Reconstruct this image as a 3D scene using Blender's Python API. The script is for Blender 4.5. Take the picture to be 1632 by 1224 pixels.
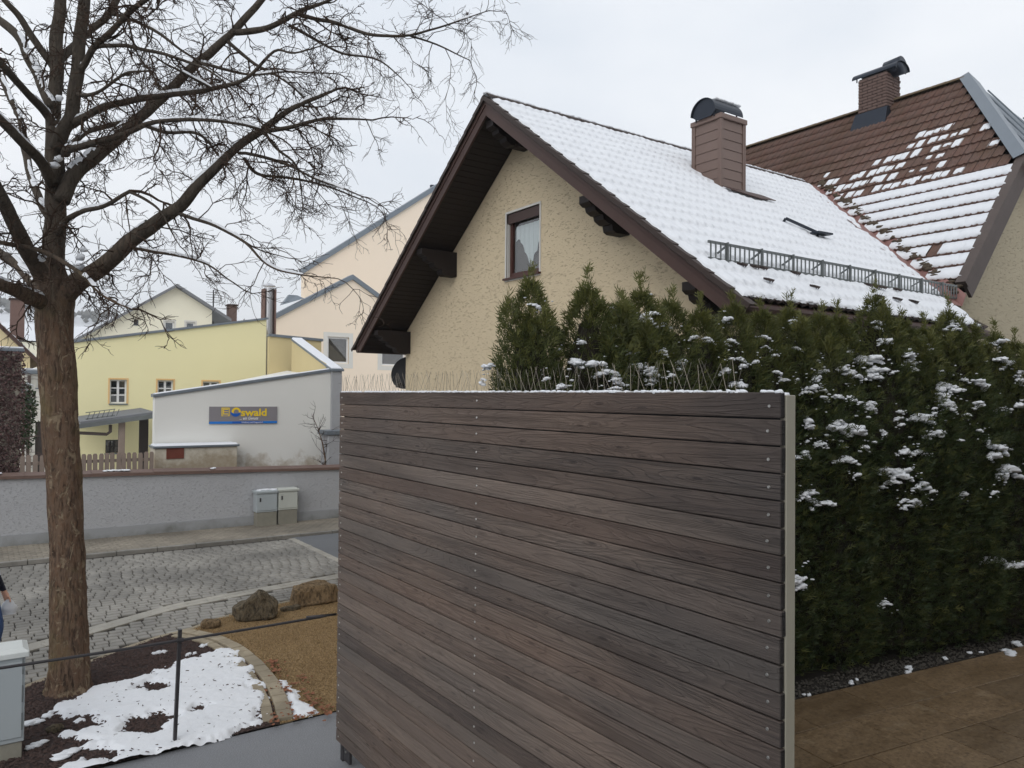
import bpy, math, random
import numpy as np
from mathutils import Vector, Matrix, noise as mnoise
R = math.radians
rng = random.Random(7)
nrg = np.random.RandomState(11)
for o in list(bpy.data.objects): bpy.data.objects.remove(o)
scn = bpy.context.scene
COL = scn.collection

# ------------------------------------------------------------------ camera
# world X runs along the neighbour's ridge, world Y along the timber screen
CAM = Vector((0, 0, 3.5)); HEAD = R(34.8); PITCH = R(0.95); ROLL = R(0.5); FPX = 1226.0
_f = Vector((math.sin(HEAD)*math.cos(PITCH), math.cos(HEAD)*math.cos(PITCH), math.sin(PITCH)))
_r0 = Vector((math.cos(HEAD), -math.sin(HEAD), 0)); _u0 = _r0.cross(_f)
_r = _r0*math.cos(ROLL) + _u0*math.sin(ROLL); _u = _u0*math.cos(ROLL) - _r0*math.sin(ROLL)
cd = bpy.data.cameras.new('camera'); cam = bpy.data.objects.new('camera', cd); COL.objects.link(cam)
cam.matrix_world = Matrix(((_r.x, _u.x, -_f.x, CAM.x), (_r.y, _u.y, -_f.y, CAM.y), (_r.z, _u.z, -_f.z, CAM.z), (0, 0, 0, 1)))
cd.sensor_width = 36; cd.lens = 36*FPX/1632; cd.clip_start = 0.05; cd.clip_end = 6000
scn.camera = cam
scn.render.resolution_x, scn.render.resolution_y = 1024, 768

# ------------------------------------------------------------------ sky and soft sun (overcast, light snowfall)
SUN_EL, SUN_AZ = R(34), HEAD + math.pi + R(16)      # behind the camera
w = bpy.data.worlds.new('World'); scn.world = w; w.use_nodes = True
nt = w.node_tree; nt.nodes.clear()
wo = nt.nodes.new('ShaderNodeOutputWorld'); bg = nt.nodes.new('ShaderNodeBackground')
sky = nt.nodes.new('ShaderNodeTexSky'); sky.sky_type = 'NISHITA'; sky.sun_disc = False
sky.sun_elevation = SUN_EL; sky.sun_rotation = SUN_AZ; sky.dust_density = 6; sky.air_density = 1.0
tc = nt.nodes.new('ShaderNodeTexCoord'); nz = nt.nodes.new('ShaderNodeTexNoise')
nz.inputs['Scale'].default_value = 1.7; nz.inputs['Detail'].default_value = 5; nz.inputs['Roughness'].default_value = 0.5
mp = nt.nodes.new('ShaderNodeMapping'); mp.inputs['Scale'].default_value = (1, 1, 2.0); mp.inputs['Location'].default_value = (3.1, 1.4, 0.3)
nt.links.new(tc.outputs['Generated'], mp.inputs['Vector']); nt.links.new(mp.outputs['Vector'], nz.inputs['Vector'])
cr = nt.nodes.new('ShaderNodeValToRGB')
cr.color_ramp.elements[0].position = 0.30; cr.color_ramp.elements[0].color = (6.2, 6.7, 7.4, 1)
cr.color_ramp.elements[1].position = 0.62; cr.color_ramp.elements[1].color = (8.1, 8.3, 8.6, 1)
nt.links.new(nz.outputs['Fac'], cr.inputs['Fac'])
mx = nt.nodes.new('ShaderNodeMix'); mx.data_type = 'RGBA'; mx.inputs['Factor'].default_value = 0.96
nt.links.new(sky.outputs['Color'], mx.inputs['A']); nt.links.new(cr.outputs['Color'], mx.inputs['B'])
nt.links.new(mx.outputs['Result'], bg.inputs['Color']); bg.inputs['Strength'].default_value = 0.105
nt.links.new(bg.outputs['Background'], wo.inputs['Surface'])
sd = bpy.data.lights.new('sun', 'SUN'); sd.energy = 0.9; sd.angle = R(50); sd.color = (1.0, 0.97, 0.93)
sun = bpy.data.objects.new('sun', sd); COL.objects.link(sun)
tosun = Vector((math.sin(SUN_AZ)*math.cos(SUN_EL), math.cos(SUN_AZ)*math.cos(SUN_EL), math.sin(SUN_EL)))
sun.rotation_euler = tosun.to_track_quat('Z', 'Y').to_euler(); sun.location = (-5, -8, 20)
vs = scn.view_settings; vs.view_transform = 'Standard'; vs.look = 'None'; vs.gamma = 1; vs.exposure = 0.27; vs.use_curve_mapping = False

# ------------------------------------------------------------------ helpers
def ray(px, py):
    return (_f + _r*((px-816)/FPX) - _u*((py-612)/FPX))
def at(px, py, x=None, y=None, z=None, s=None):
    """the point where the sight line through a photo pixel meets a wall (x=, y=), a level (z=) or a depth (s=)"""
    d = ray(px, py)
    if s is not None: k = s
    elif x is not None: k = (x-CAM.x)/d.x
    elif y is not None: k = (y-CAM.y)/d.y
    else: k = (z-CAM.z)/d.z
    return CAM + d*k
ORG = {}
def link(o): COL.objects.link(o); return o
def tag(o, label=None, cat=None, group=None, kind=None):
    if label: o['label'] = label
    if cat: o['category'] = cat
    if group: o['group'] = group
    if kind: o['kind'] = kind
    return o
def empty(name, loc, label, cat, group=None):
    o = link(bpy.data.objects.new(name, None)); o.location = loc; o.empty_display_size = .2
    ORG[o.name] = Vector(loc); return tag(o, label, cat, group)
def org(o): return ORG.get(o.name, Vector((0, 0, 0))) if o else Vector((0, 0, 0))
class MB:
    def __init__(s): s.v = []; s.f = []; s.m = []; s.cm = 0
    def add(s, vs, fs):
        b = len(s.v); s.v.extend([tuple(p) for p in vs]); s.f.extend([tuple(i+b for i in f) for f in fs]); s.m.extend([s.cm]*len(fs)); return s
    def box(s, x0, x1, y0, y1, z0, z1):
        return s.add([(x0,y0,z0),(x1,y0,z0),(x1,y1,z0),(x0,y1,z0),(x0,y0,z1),(x1,y0,z1),(x1,y1,z1),(x0,y1,z1)],
                     [(0,3,2,1),(4,5,6,7),(0,1,5,4),(1,2,6,5),(2,3,7,6),(3,0,4,7)])
    def cbox(s, x0, x1, y0, y1, z0, z1, b):
        c = ((x0+x1)/2, (y0+y1)/2, (z0+z1)/2); h = ((x1-x0)/2, (y1-y0)/2, (z1-z0)/2)
        vs = []; idx = {}
        for sx in (-1,1):
            for sy in (-1,1):
                for sz in (-1,1):
                    for a in range(3):
                        k = [h[0]-b, h[1]-b, h[2]-b]; k[a] = h[a]
                        idx[(sx,sy,sz,a)] = len(vs); vs.append((c[0]+sx*k[0], c[1]+sy*k[1], c[2]+sz*k[2]))
        fs = []
        for a in range(3):
            p, q = (a+1) % 3, (a+2) % 3
            for sg in (-1,1):
                loop = []
                for (i,j) in ((-1,-1),(1,-1),(1,1),(-1,1)):
                    k = [0,0,0]; k[a] = sg; k[p] = i; k[q] = j; loop.append(idx[(*k, a)])
                fs.append(tuple(loop) if sg > 0 else tuple(reversed(loop)))
            for i in (-1,1):
                for j in (-1,1):
                    k0 = [0,0,0]; k1 = [0,0,0]; k0[p] = k1[p] = i; k0[q] = k1[q] = j; k0[a] = -1; k1[a] = 1
                    l = (idx[(*k0,p)], idx[(*k1,p)], idx[(*k1,q)], idx[(*k0,q)])
                    fs.append(l if i*j < 0 else tuple(reversed(l)))
        for sx in (-1,1):
            for sy in (-1,1):
                for sz in (-1,1):
                    l = tuple(idx[(sx,sy,sz,a)] for a in range(3)); fs.append(l if sx*sy*sz > 0 else tuple(reversed(l)))
        return s.add(vs, fs)
    def hexa(s, p):   # 8 points: bottom loop then top loop
        return s.add(p, [(0,3,2,1),(4,5,6,7),(0,1,5,4),(1,2,6,5),(2,3,7,6),(3,0,4,7)])
    def prism(s, poly, off):
        n = len(poly); off = Vector(off); a = [Vector(p) for p in poly]
        return s.add(a+[p+off for p in a], [tuple(reversed(range(n))), tuple(range(n, 2*n))]+[(i,(i+1)%n,n+(i+1)%n,n+i) for i in range(n)])
    def tube(s, pts, rad, n=6, cap=True, jit=0.0):
        pts = [Vector(p) for p in pts]; m = len(pts)
        if not hasattr(rad, '__len__'): rad = [rad]*m
        t = (pts[1]-pts[0]).normalized(); a = Vector((0,0,1)) if abs(t.z) < .9 else Vector((1,0,0)); nn = t.cross(a).normalized()
        vs = []
        for i in range(m):
            t = (pts[min(i+1,m-1)]-pts[max(i-1,0)])
            if t.length < 1e-9: t = Vector((0,0,1))
            t.normalize(); nn = (nn - t*nn.dot(t))
            if nn.length < 1e-6: nn = t.orthogonal()
            nn.normalize(); bb = t.cross(nn)
            for k in range(n):
                an = 2*math.pi*k/n; rr = rad[i]
                p = pts[i] + (nn*math.cos(an)+bb*math.sin(an))*rr
                if jit: p = pts[i] + (p-pts[i])*(1+jit*mnoise.noise(p*3.1)+.5*jit*mnoise.noise(p*9.0))
                vs.append(p)
        fs = [(i*n+k, i*n+(k+1)%n, (i+1)*n+(k+1)%n, (i+1)*n+k) for i in range(m-1) for k in range(n)]
        if cap: fs += [tuple(reversed(range(n))), tuple(range((m-1)*n, m*n))]
        return s.add(vs, fs)
    def bar(s, a, b, w_, h_):
        a, b = Vector(a), Vector(b); t = (b-a).normalized(); up = Vector((0,0,1)) if abs(t.z) < .95 else Vector((1,0,0))
        sx = t.cross(up).normalized(); sz = sx.cross(t)
        q = [(-1,-1),(1,-1),(1,1),(-1,1)]
        return s.hexa([a+sx*i*w_/2+sz*j*h_/2 for i,j in q]+[b+sx*i*w_/2+sz*j*h_/2 for i,j in q])
    def grid(s, nu, nv, fn):
        vs = [fn(i/(nu-1), j/(nv-1)) for j in range(nv) for i in range(nu)]
        return s.add(vs, [(j*nu+i, j*nu+i+1, (j+1)*nu+i+1, (j+1)*nu+i) for j in range(nv-1) for i in range(nu-1)])
    def blob(s, c, rx, ry, rz, seed=0, amp=.25, n=7, m=5):
        c = Vector(c); vs = [c+Vector((0,0,-rz))]
        for j in range(1, m):
            ph = -math.pi/2+math.pi*j/m
            for i in range(n):
                th = 2*math.pi*i/n
                d = Vector((math.cos(th)*math.cos(ph), math.sin(th)*math.cos(ph), math.sin(ph)))
                k = 1+amp*mnoise.noise(d*1.6+Vector((seed*3.7, seed*1.3, seed)))*2
                vs.append(c+Vector((d.x*rx*k, d.y*ry*k, d.z*rz*k)))
        vs.append(c+Vector((0,0,rz)))
        fs = [(0, 1+(i+1)%n, 1+i) for i in range(n)]
        for j in range(m-2):
            fs += [(1+j*n+i, 1+j*n+(i+1)%n, 1+(j+1)*n+(i+1)%n, 1+(j+1)*n+i) for i in range(n)]
        L = 1+(m-1)*n; fs += [(L, 1+(m-2)*n+i, 1+(m-2)*n+(i+1)%n) for i in range(n)]
        return s.add(vs, fs)
    def mesh(s, name, mats, o=Vector((0,0,0)), smooth=False):
        me = bpy.data.meshes.new(name)
        vv = np.array(s.v, dtype=np.float64).reshape(-1,3) - np.array(o)
        me.from_pydata(vv.tolist(), [], s.f)
        if not isinstance(mats, (list, tuple)): mats = [mats]
        for m in mats: me.materials.append(m)
        if len(mats) > 1: me.polygons.foreach_set('material_index', s.m)
        if smooth: me.polygons.foreach_set('use_smooth', [True]*len(me.polygons))
        me.update(); return me
    def build(s, name, mats, parent=None, smooth=False, kind=None):
        o = link(bpy.data.objects.new(name, s.mesh(name, mats, org(parent), smooth)))
        if parent: o.parent = parent; ORG[o.name] = org(parent)
        if kind: o['kind'] = kind
        return o
def piece(name, me, loc, parent, rot=None, scale=None):
    o = link(bpy.data.objects.new(name, me)); o.parent = parent; o.location = Vector(loc)-org(parent)
    ORG[o.name] = Vector(loc)
    if rot is not None: o.rotation_euler = rot
    if scale is not None: o.scale = scale
    return o
def np_mesh(name, V, F, mat, parent=None, kind=None, smooth=False):
    """V (n,3), F (m,k) arrays"""
    me = bpy.data.meshes.new(name); V = np.asarray(V, dtype=np.float32); F = np.asarray(F, dtype=np.int32)
    if parent is not None: V = V - np.array(org(parent), dtype=np.float32)
    k = F.shape[1]; me.vertices.add(len(V)); me.vertices.foreach_set('co', V.ravel())
    me.loops.add(F.size); me.loops.foreach_set('vertex_index', F.ravel())
    me.polygons.add(len(F)); me.polygons.foreach_set('loop_start', np.arange(0, F.size, k, dtype=np.int32))
    me.update(calc_edges=True); me.validate()
    me.materials.append(mat)
    if smooth: me.polygons.foreach_set('use_smooth', np.ones(len(me.polygons), dtype=bool))
    o = link(bpy.data.objects.new(name, me))
    if parent is not None: o.parent = parent; ORG[o.name] = org(parent)
    if kind: o['kind'] = kind
    return o

# ------------------------------------------------------------------ materials
class G:
    def __init__(s, name):
        s.mat = bpy.data.materials.new(name); s.mat.use_nodes = True; s.t = s.mat.node_tree; s.t.nodes.clear()
        s.out = s.t.nodes.new('ShaderNodeOutputMaterial')
    def n(s, typ, out=0, props=None, **inp):
        nd = s.t.nodes.new('ShaderNode'+typ)
        for k, v in (props or {}).items(): setattr(nd, k, v)
        for k, v in inp.items():
            k = k.replace('_', ' ')
            sk = nd.inputs[int(k[1:])] if (k[0] == 'i' and k[1:].isdigit()) else nd.inputs[k]
            if isinstance(v, bpy.types.NodeSocket): s.t.links.new(v, sk)
            else: sk.default_value = v
        return nd.outputs[out]
    def co(s, which='Object', scale=(1,1,1), loc=(0,0,0), rot=(0,0,0)):
        c = s.n('TexCoord', out=which)
        return s.n('Mapping', Vector=c, Scale=scale, Location=loc, Rotation=rot)
    def noise(s, vec, sc, det=4, ro=.55, dist=0): return s.n('TexNoise', Vector=vec, Scale=sc, Detail=det, Roughness=ro, Distortion=dist)
    def ramp(s, fac, stops):
        nd = s.t.nodes.new('ShaderNodeValToRGB'); s.t.links.new(fac, nd.inputs[0]); e = nd.color_ramp.elements
        while len(e) < len(stops): e.new(.5)
        for el, (p, c) in zip(e, stops):
            el.position = p; el.color = (*c, 1) if not isinstance(c, (int, float)) else (c, c, c, 1)
        return nd.outputs[0]
    def mix(s, fac, a, b, mode='MIX'):
        nd = s.t.nodes.new('ShaderNodeMix'); nd.data_type = 'RGBA'; nd.blend_type = mode
        for k, v in ((0, fac), (6, a), (7, b)):
            if isinstance(v, bpy.types.NodeSocket): s.t.links.new(v, nd.inputs[k])
            else: nd.inputs[k].default_value = v if k == 0 else (*v[:3], 1)
        return nd.outputs[2]
    def math(s, op, a, b=0.0, c=0.0): return s.n('Math', props={'operation': op}, i0=a, i1=b, i2=c)
    def bump(s, h, st=.3, d=.01, nrm=None):
        kw = dict(Height=h, Strength=st, Distance=d)
        if nrm is not None: kw['Normal'] = nrm
        return s.n('Bump', **kw)
    def fin(s, col, rough=.8, nrm=None, metal=0.0, spec=.3, **kw):
        inp = dict(Roughness=rough, Metallic=metal)
        inp['Base_Color'] = col if isinstance(col, bpy.types.NodeSocket) else (*col[:3], 1)
        if nrm is not None: inp['Normal'] = nrm
        b = s.n('BsdfPrincipled', Specular_IOR_Level=spec, **inp, **kw); s.t.links.new(b, s.out.inputs['Surface']); return s.mat
def rgb(r, g, b):
    f = lambda c: ((c/255+.055)/1.055)**2.4 if c/255 > .04045 else c/255/12.92
    return (f(r), f(g), f(b))
def sc(c, k): return tuple(min(1, x*k) for x in c)

def m_plain(name, c, rough=.7, metal=0, var=.15, sc_=6, bump=.1, spec=.3, streak=False):
    g = G(name); v = g.co('Object', (1,1,.25) if streak else (1,1,1)); n = g.noise(v, sc_, 6, .6)
    n2 = g.noise(g.co('Object'), sc_*9, 3)
    col = g.mix(n, sc(c, 1-var), sc(c, 1+var))
    rnd = g.n('ObjectInfo', out='Random'); col = g.mix(g.math('MULTIPLY', rnd, .25), col, sc(c, .7))
    return g.fin(col, rough, g.bump(n2, bump, .01), metal, spec)
def m_stucco(name, c, scale=1.0, depth=.5, dirt=.12, worm=True, stain=None, stain_z=None):
    """trowelled render; worm-like scratches are relief plus darker groove colour, weather stains have their own shape"""
    g = G(name); o = g.co('Object'); big = g.noise(o, .5, 5, .6); mid = g.noise(o, 4, 4)
    col = g.mix(big, sc(c, 1-dirt), sc(c, 1+dirt*.6)); col = g.mix(g.math('MULTIPLY', mid, .25), col, sc(c, .8))
    fine = g.noise(o, 60*scale, 3, .7)
    if worm:
        wv = g.noise(g.co('Object', (13*scale, 13*scale, 50*scale)), 1.0, 3, .6, .5)
        groove = g.ramp(wv, [(.33, 0.0), (.41, 1.0)])
        h = g.math('MULTIPLY_ADD', fine, .35, groove); nr = g.bump(h, depth, .02)
        gv = g.math('SUBTRACT', 1.0, groove); col = g.mix(g.math('MULTIPLY', gv, .20), col, sc(c, .5))
    else:
        h = g.math('MULTIPLY_ADD', fine, .6, mid); nr = g.bump(h, depth*.6, .02)
    if stain:
        z = g.n('SeparateXYZ', out=2, Vector=g.n('NewGeometry', out='Position'))
        k = g.math('SUBTRACT', g.math('MULTIPLY_ADD', g.noise(o, 1.6, 6, .65), stain_z[1], stain_z[0]), z)
        k = g.n('MapRange', Value=k, From_Min=0, From_Max=.35)
        col = g.mix(g.math('MULTIPLY', k, g.math('MULTIPLY_ADD', g.noise(o, 7, 4), .8, .25)), col, stain)
    return g.fin(col, .92, nr, 0, .15)
SNOW = None
def m_snow():
    g = G('snow'); o = g.co('Object'); n = g.noise(o, 9, 5, .6); f = g.noise(o, 70, 3, .6)
    col = g.mix(n, (.66, .685, .725), (.76, .775, .80))
    return g.fin(col, .65, g.bump(g.math('MULTIPLY_ADD', f, .3, n), .35, .02), 0, .25, Subsurface_Weight=.0)
SNOW = m_snow()
def m_wood():
    g = G('weathered_larch'); r = g.n('ObjectInfo', out='Random')
    off = g.n('CombineXYZ', X=g.math('MULTIPLY', r, 13), Y=g.math('MULTIPLY', r, 71), Z=g.math('MULTIPLY', r, 37))
    base = g.n('VectorMath', props={'operation': 'ADD'}, i0=g.n('TexCoord', out='Object'), i1=off)
    P = lambda s: g.n('Mapping', Vector=base, Scale=s)
    warp = g.noise(P((1, .9, 6)), 1.0, 3, .5)
    # growth rings of a plain-sawn board: contour lines of a slowly varying field
    fld = g.noise(P((1, .30, 5.5)), 1.3, 2, .3, .12)
    k2 = P((1, 1.5, 8.0)); k2 = g.n('CombineXYZ', X=g.n('SeparateXYZ', out=1, Vector=k2), Y=g.n('SeparateXYZ', out=2, Vector=k2))
    kv = g.n('TexVoronoi', out='Distance', props={'voronoi_dimensions': '2D'}, Vector=k2, Scale=1.0, Randomness=1.0)
    kin = g.ramp(kv, [(.0, 1.0), (.16, .35), (.42, 0.0)])
    rings = g.math('FRACT', g.math('ADD', g.math('MULTIPLY', kin, 3.2), g.math('MULTIPLY_ADD', fld, 30, g.math('MULTIPLY', warp, 2.5))))
    late = g.ramp(rings, [(0, 0.0), (.62, .15), (.9, 1.0), (1.0, 0.0)])
    fib = g.noise(P((1, 2.2, 420)), 1.0, 4, .65); fib2 = g.noise(P((1, 1.2, 95)), 1.0, 4, .6)
    blot = g.noise(P((1, .8, 2.6)), 1.0, 5, .6)
    wpos = g.n('NewGeometry', out='Position')
    side = g.noise(g.n('Mapping', Vector=wpos, Scale=(1, .45, .9)), 1.0, 3, .5)
    c = g.mix(blot, rgb(104, 87, 76), rgb(150, 132, 118))
    c = g.mix(g.ramp(side, [(.38, 0.0), (.62, 1.0)]), c, g.mix(blot, rgb(86, 81, 77), rgb(134, 126, 119)))
    c = g.mix(g.math('MULTIPLY', late, .45), c, rgb(58, 49, 45))
    c = g.mix(g.math('MULTIPLY', g.ramp(fib2, [(.35, 1.0), (.6, 0.0)]), .45), c, rgb(56, 48, 46))
    c = g.mix(g.math('MULTIPLY', g.ramp(fib, [(.38, 1.0), (.52, 0.0)]), .62), c, rgb(44, 38, 37))
    c = g.mix(g.math('MULTIPLY', g.ramp(fib, [(.55, 0.0), (.68, 1.0)]), .42), c, rgb(152, 140, 133))
    # knots
    kn = g.ramp(kv, [(.0, 1.0), (.035, .9), (.075, 0.0)])
    c = g.mix(g.math('MULTIPLY', kn, .8), c, rgb(40, 32, 30))
    # board-to-board tone
    c = g.mix(g.math('MULTIPLY', g.math('POWER', r, 1.6), .62), c, rgb(62, 54, 52)); r2_ = g.math('FRACT', g.math('MULTIPLY', r, 17.3)); c = g.mix(g.math('MULTIPLY', r2_, .30), c, rgb(118, 94, 80)); r3_ = g.math('FRACT', g.math('MULTIPLY', r, 53.7)); c = g.mix(g.math('MULTIPLY', g.math('POWER', r3_, 2.0), .34), c, rgb(134, 126, 118))
    c = g.mix(g.ramp(g.noise(P((1, .35, 3)), 1.0, 4, .6), [(.54, 0.0), (.72, .5)]), c, rgb(52, 48, 48))
    # noisy darkening towards the open end, black end grain
    py_ = g.n('SeparateXYZ', out=1, Vector=wpos); dn = g.noise(g.n('Mapping', Vector=wpos, Scale=(1, 1.1, 2.2)), 1.0, 5, .6)
    dk = g.n('MapRange', Value=g.math('MULTIPLY_ADD', dn, 2.6, g.math('MULTIPLY', py_, -1.0)), From_Min=-2.3, From_Max=-.9)
    c = g.mix(g.math('MULTIPLY', dk, .55), c, rgb(52, 50, 51))
    ny_ = g.n('SeparateXYZ', out=1, Vector=g.n('NewGeometry', out='Normal')); eg = g.ramp(g.math('ABSOLUTE', ny_), [(.6, 0.0), (.8, 1.0)])
    c = g.mix(eg, c, rgb(34, 31, 31))
    h = g.math('ADD', g.math('MULTIPLY', late, .8), g.math('MULTIPLY', fib, 1.2))
    return g.fin(c, .66, g.bump(h, .9, .006), 0, .3)
M = {}
M['wood'] = m_wood()
def m_bark(name):
    """flaking brown on the old trunk, passing into smooth grey-olive on the limbs above"""
    g = G(name); wp = g.n('NewGeometry', out='Position'); z = g.n('SeparateXYZ', out=2, Vector=wp)
    A = lambda s: g.n('Mapping', Vector=wp, Scale=s)
    n = g.noise(A((1,1,.45)), 7, 6, .65, .4); fis = g.noise(A((1,1,.18)), 26, 6, .7, .6); pat = g.noise(A((1,1,.55)), 11, 4, .55, 1.0); pat2 = g.noise(A((1,1,.7)), 17, 3, .5, .6)
    c = g.mix(n, rgb(79, 64, 53), rgb(124, 103, 86))
    c = g.mix(g.math('MULTIPLY', g.ramp(pat2, [(.50, 0.0), (.56, 1.0)]), .5), c, rgb(98, 74, 57))
    c = g.mix(g.math('MULTIPLY', g.ramp(fis, [(.38, 1.0), (.52, 0.0)]), .85), c, rgb(50, 40, 34))
    c = g.mix(g.math('MULTIPLY', g.ramp(pat, [(.57, 0.0), (.62, 1.0)]), .62), c, rgb(150, 134, 112))
    c = g.mix(g.math('MULTIPLY', g.ramp(g.noise(wp, 1.6, 3), [(.52, 0.0), (.66, 1.0)]), .4), c, rgb(112, 104, 70))
    l = g.mix(n, rgb(54, 48, 43), rgb(96, 88, 78)); l = g.mix(g.math('MULTIPLY', g.ramp(fis, [(.4, 1.0), (.55, 0.0)]), .4), l, rgb(44, 39, 36))
    k = g.n('MapRange', Value=g.math('MULTIPLY_ADD', pat, 1.6, z), From_Min=4.9, From_Max=6.1)
    c = g.mix(k, c, l)
    h = g.math('MULTIPLY_ADD', g.ramp(pat, [(.58, 1.0), (.66, 0.0)]), .6, g.math('ADD', fis, n))
    return g.fin(c, .9, g.bump(h, 1.0, .025), 0, .15)
M['bark'] = m_bark('plane_bark'); M['limb'] = M['bark']
M['twig'] = m_plain('twig_bark', rgb(66, 54, 46), .9, var=.3, sc_=4, bump=.1, spec=.1)
M['cream'] = m_stucco('cream_scratch_render', rgb(220, 203, 172), 1.0, .7, .08, True)
M['yellow'] = m_stucco('yellow_render', rgb(238, 230, 184), .6, .35, .08, False, rgb(200, 188, 140), (-.3, 2.2))
M['white_r'] = m_stucco('white_render', rgb(224, 223, 218), .6, .35, .08, False, rgb(158, 142, 118), (.6, 2.2))
M['lowwall'] = m_stucco('stained_render', rgb(200, 193, 178), .8, .6, .15, False, rgb(140, 124, 100), (.9, 2.2))
M['tan'] = m_stucco('tan_render', rgb(206, 190, 146), .8, .6, .15, False)
M['peach'] = m_stucco('peach_render', rgb(242, 226, 206), .5, .25, .05, False)
M['palecream'] = m_stucco('pale_cream_render', rgb(236, 232, 212), .4, .25, .1, False)
M['orange_y'] = m_stucco('ochre_render', rgb(236, 220, 178), .5, .25, .06, False)
M['greygable'] = m_stucco('grey_beige_render', rgb(172, 162, 140), .8, .7, .15, True)
M['greywall'] = m_stucco('grey_painted_render', rgb(170, 171, 174), 1.2, .7, .08, True, rgb(92, 90, 78), (-.25, .85))
M['plinth'] = m_stucco('grey_plinth_render', rgb(150, 152, 154), .8, .3, .1, False, rgb(78, 76, 62), (-.2, .85))
M['trimwhite'] = m_plain('white_trim', rgb(214, 212, 206), .6, var=.05)
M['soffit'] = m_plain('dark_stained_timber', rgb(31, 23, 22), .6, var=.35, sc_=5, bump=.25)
M['barge'] = m_plain('brown_barge_board', rgb(74, 55, 50), .55, var=.2, sc_=4, bump=.15)
M['barge_old'] = m_plain('old_grey_brown_board', rgb(82, 72, 68), .6, var=.25, sc_=4, bump=.2)
M['tile_dark'] = m_plain('dark_brown_roof_tile', rgb(62, 51, 47), .6, var=.25, sc_=9, bump=.25)
def m_tile():
    g = G('old_clay_tile'); wp = g.n('NewGeometry', out='Position'); rd = g.n('ObjectInfo', out='Random')
    n = g.noise(wp, 1.1, 5, .65); f = g.noise(wp, 14, 4, .6); cell = g.noise(wp, 4.5, 1, .5)
    c = g.mix(f, rgb(78, 62, 57), rgb(116, 94, 86)); c = g.mix(g.ramp(cell, [(.4, 0.0), (.65, .7)]), c, rgb(102, 76, 67))
    c = g.mix(g.ramp(n, [(.45, 0.0), (.65, .6)]), c, rgb(84, 68, 56)); c = g.mix(g.ramp(g.noise(wp, 30, 3), [(.62, 0.0), (.72, .55)]), c, rgb(104, 96, 66))
    return g.fin(c, .85, g.bump(f, .4, .01), 0, .2)
M['tile_old'] = m_tile()
M['ridge_old'] = m_plain('mossy_ridge_tile', rgb(98, 84, 66), .9, var=.35, sc_=8, bump=.4)
M['brownmetal'] = m_plain('brown_sheet_metal', rgb(112, 93, 85), .45, .0, .07, 5, .05, .4, True)
M['cowl'] = m_plain('blue_black_metal', rgb(52, 57, 66), .4, .6, .12, 5, .05)
M['zinc'] = m_plain('zinc_sheet', rgb(122, 130, 138), .45, .35, .12, 3, .08)
M['galv'] = m_plain('galvanised_steel', rgb(118, 122, 122), .5, .6, .15, 8, .05)
M['copper'] = m_plain('red_brown_copper', rgb(140, 104, 98), .55, .2, .25, 5, .15)
M['moss'] = m_plain('dirt_and_moss', rgb(84, 74, 62), .95, var=.4, sc_=14, bump=.6)
M['brick'] = m_plain('old_red_brick', rgb(104, 86, 80), .85, var=.35, sc_=10, bump=.4)
M['mortar'] = m_plain('dark_mortar', rgb(74, 62, 58), .95, var=.2)
M['redbrick'] = m_plain('red_brick_far', rgb(116, 94, 88), .85, var=.25, sc_=10, bump=.3)
M['steelflue'] = m_plain('bright_steel_flue', rgb(190, 190, 192), .3, .8, .1, 4, .05)
M['coping'] = m_plain('brown_coping', rgb(104, 84, 76), .6, var=.2, sc_=6, bump=.2)
M['cabinet'] = m_plain('grey_cabinet', rgb(160, 167, 170), .5, 0, .08, 4, .06, .4, True)
M['cabinet2'] = m_plain('greenish_cabinet', rgb(184, 187, 180), .55, 0, .18, 3, .06, .4, True)
M['cabtop'] = m_plain('pale_cabinet_lid', rgb(196, 200, 198), .55, 0, .08)
M['concrete'] = m_plain('mossy_concrete', rgb(134, 131, 120), .9, 0, .3, 5, .3)
M['greyfence'] = m_plain('silvered_pickets', rgb(138, 124, 114), .85, 0, .25, 5, .2)
M['beigepost'] = m_plain('beige_painted_steel', rgb(150, 146, 133), .5, 0, .05, 4, .03)
M['darksteel'] = m_plain('dark_grey_steel', rgb(62, 60, 62), .5, .4, .12, 5, .05)
M['screw'] = m_plain('stainless_screw', rgb(176, 174, 170), .3, .9, .1)
M['wire'] = m_plain('spike_wire', rgb(122, 116, 108), .35, .8, .1)
M['plastic'] = m_plain('clear_plastic_strip', rgb(200, 200, 198), .4)
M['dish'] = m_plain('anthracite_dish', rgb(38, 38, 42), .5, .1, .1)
M['brownframe'] = m_plain('red_brown_window_frame', rgb(78, 46, 40), .4, var=.15)
M['shutterbox'] = m_plain('brown_shutter_box', rgb(82, 66, 62), .5, var=.1)
M['whiteframe'] = m_plain('white_window_frame', rgb(226, 226, 226), .4, var=.04)
M['ochretrim'] = m_plain('ochre_window_surround', rgb(226, 188, 134), .8, var=.08)
M['curtain'] = m_plain('white_lace', rgb(222, 226, 226), .9, var=.1, sc_=20)
M['curtaingreen'] = m_plain('green_tinted_lace', rgb(146, 164, 154), .9, var=.12, sc_=20)
M['dark'] = m_plain('dark_fill', rgb(40, 42, 46), .9, var=.2)  # flat dark colour standing for unlit rooms; also vent slots and eyes
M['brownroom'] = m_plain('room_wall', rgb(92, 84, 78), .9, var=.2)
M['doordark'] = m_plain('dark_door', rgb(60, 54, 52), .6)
M['rust'] = m_plain('rusty_plate', rgb(110, 60, 48), .8, var=.3, sc_=8)
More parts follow.
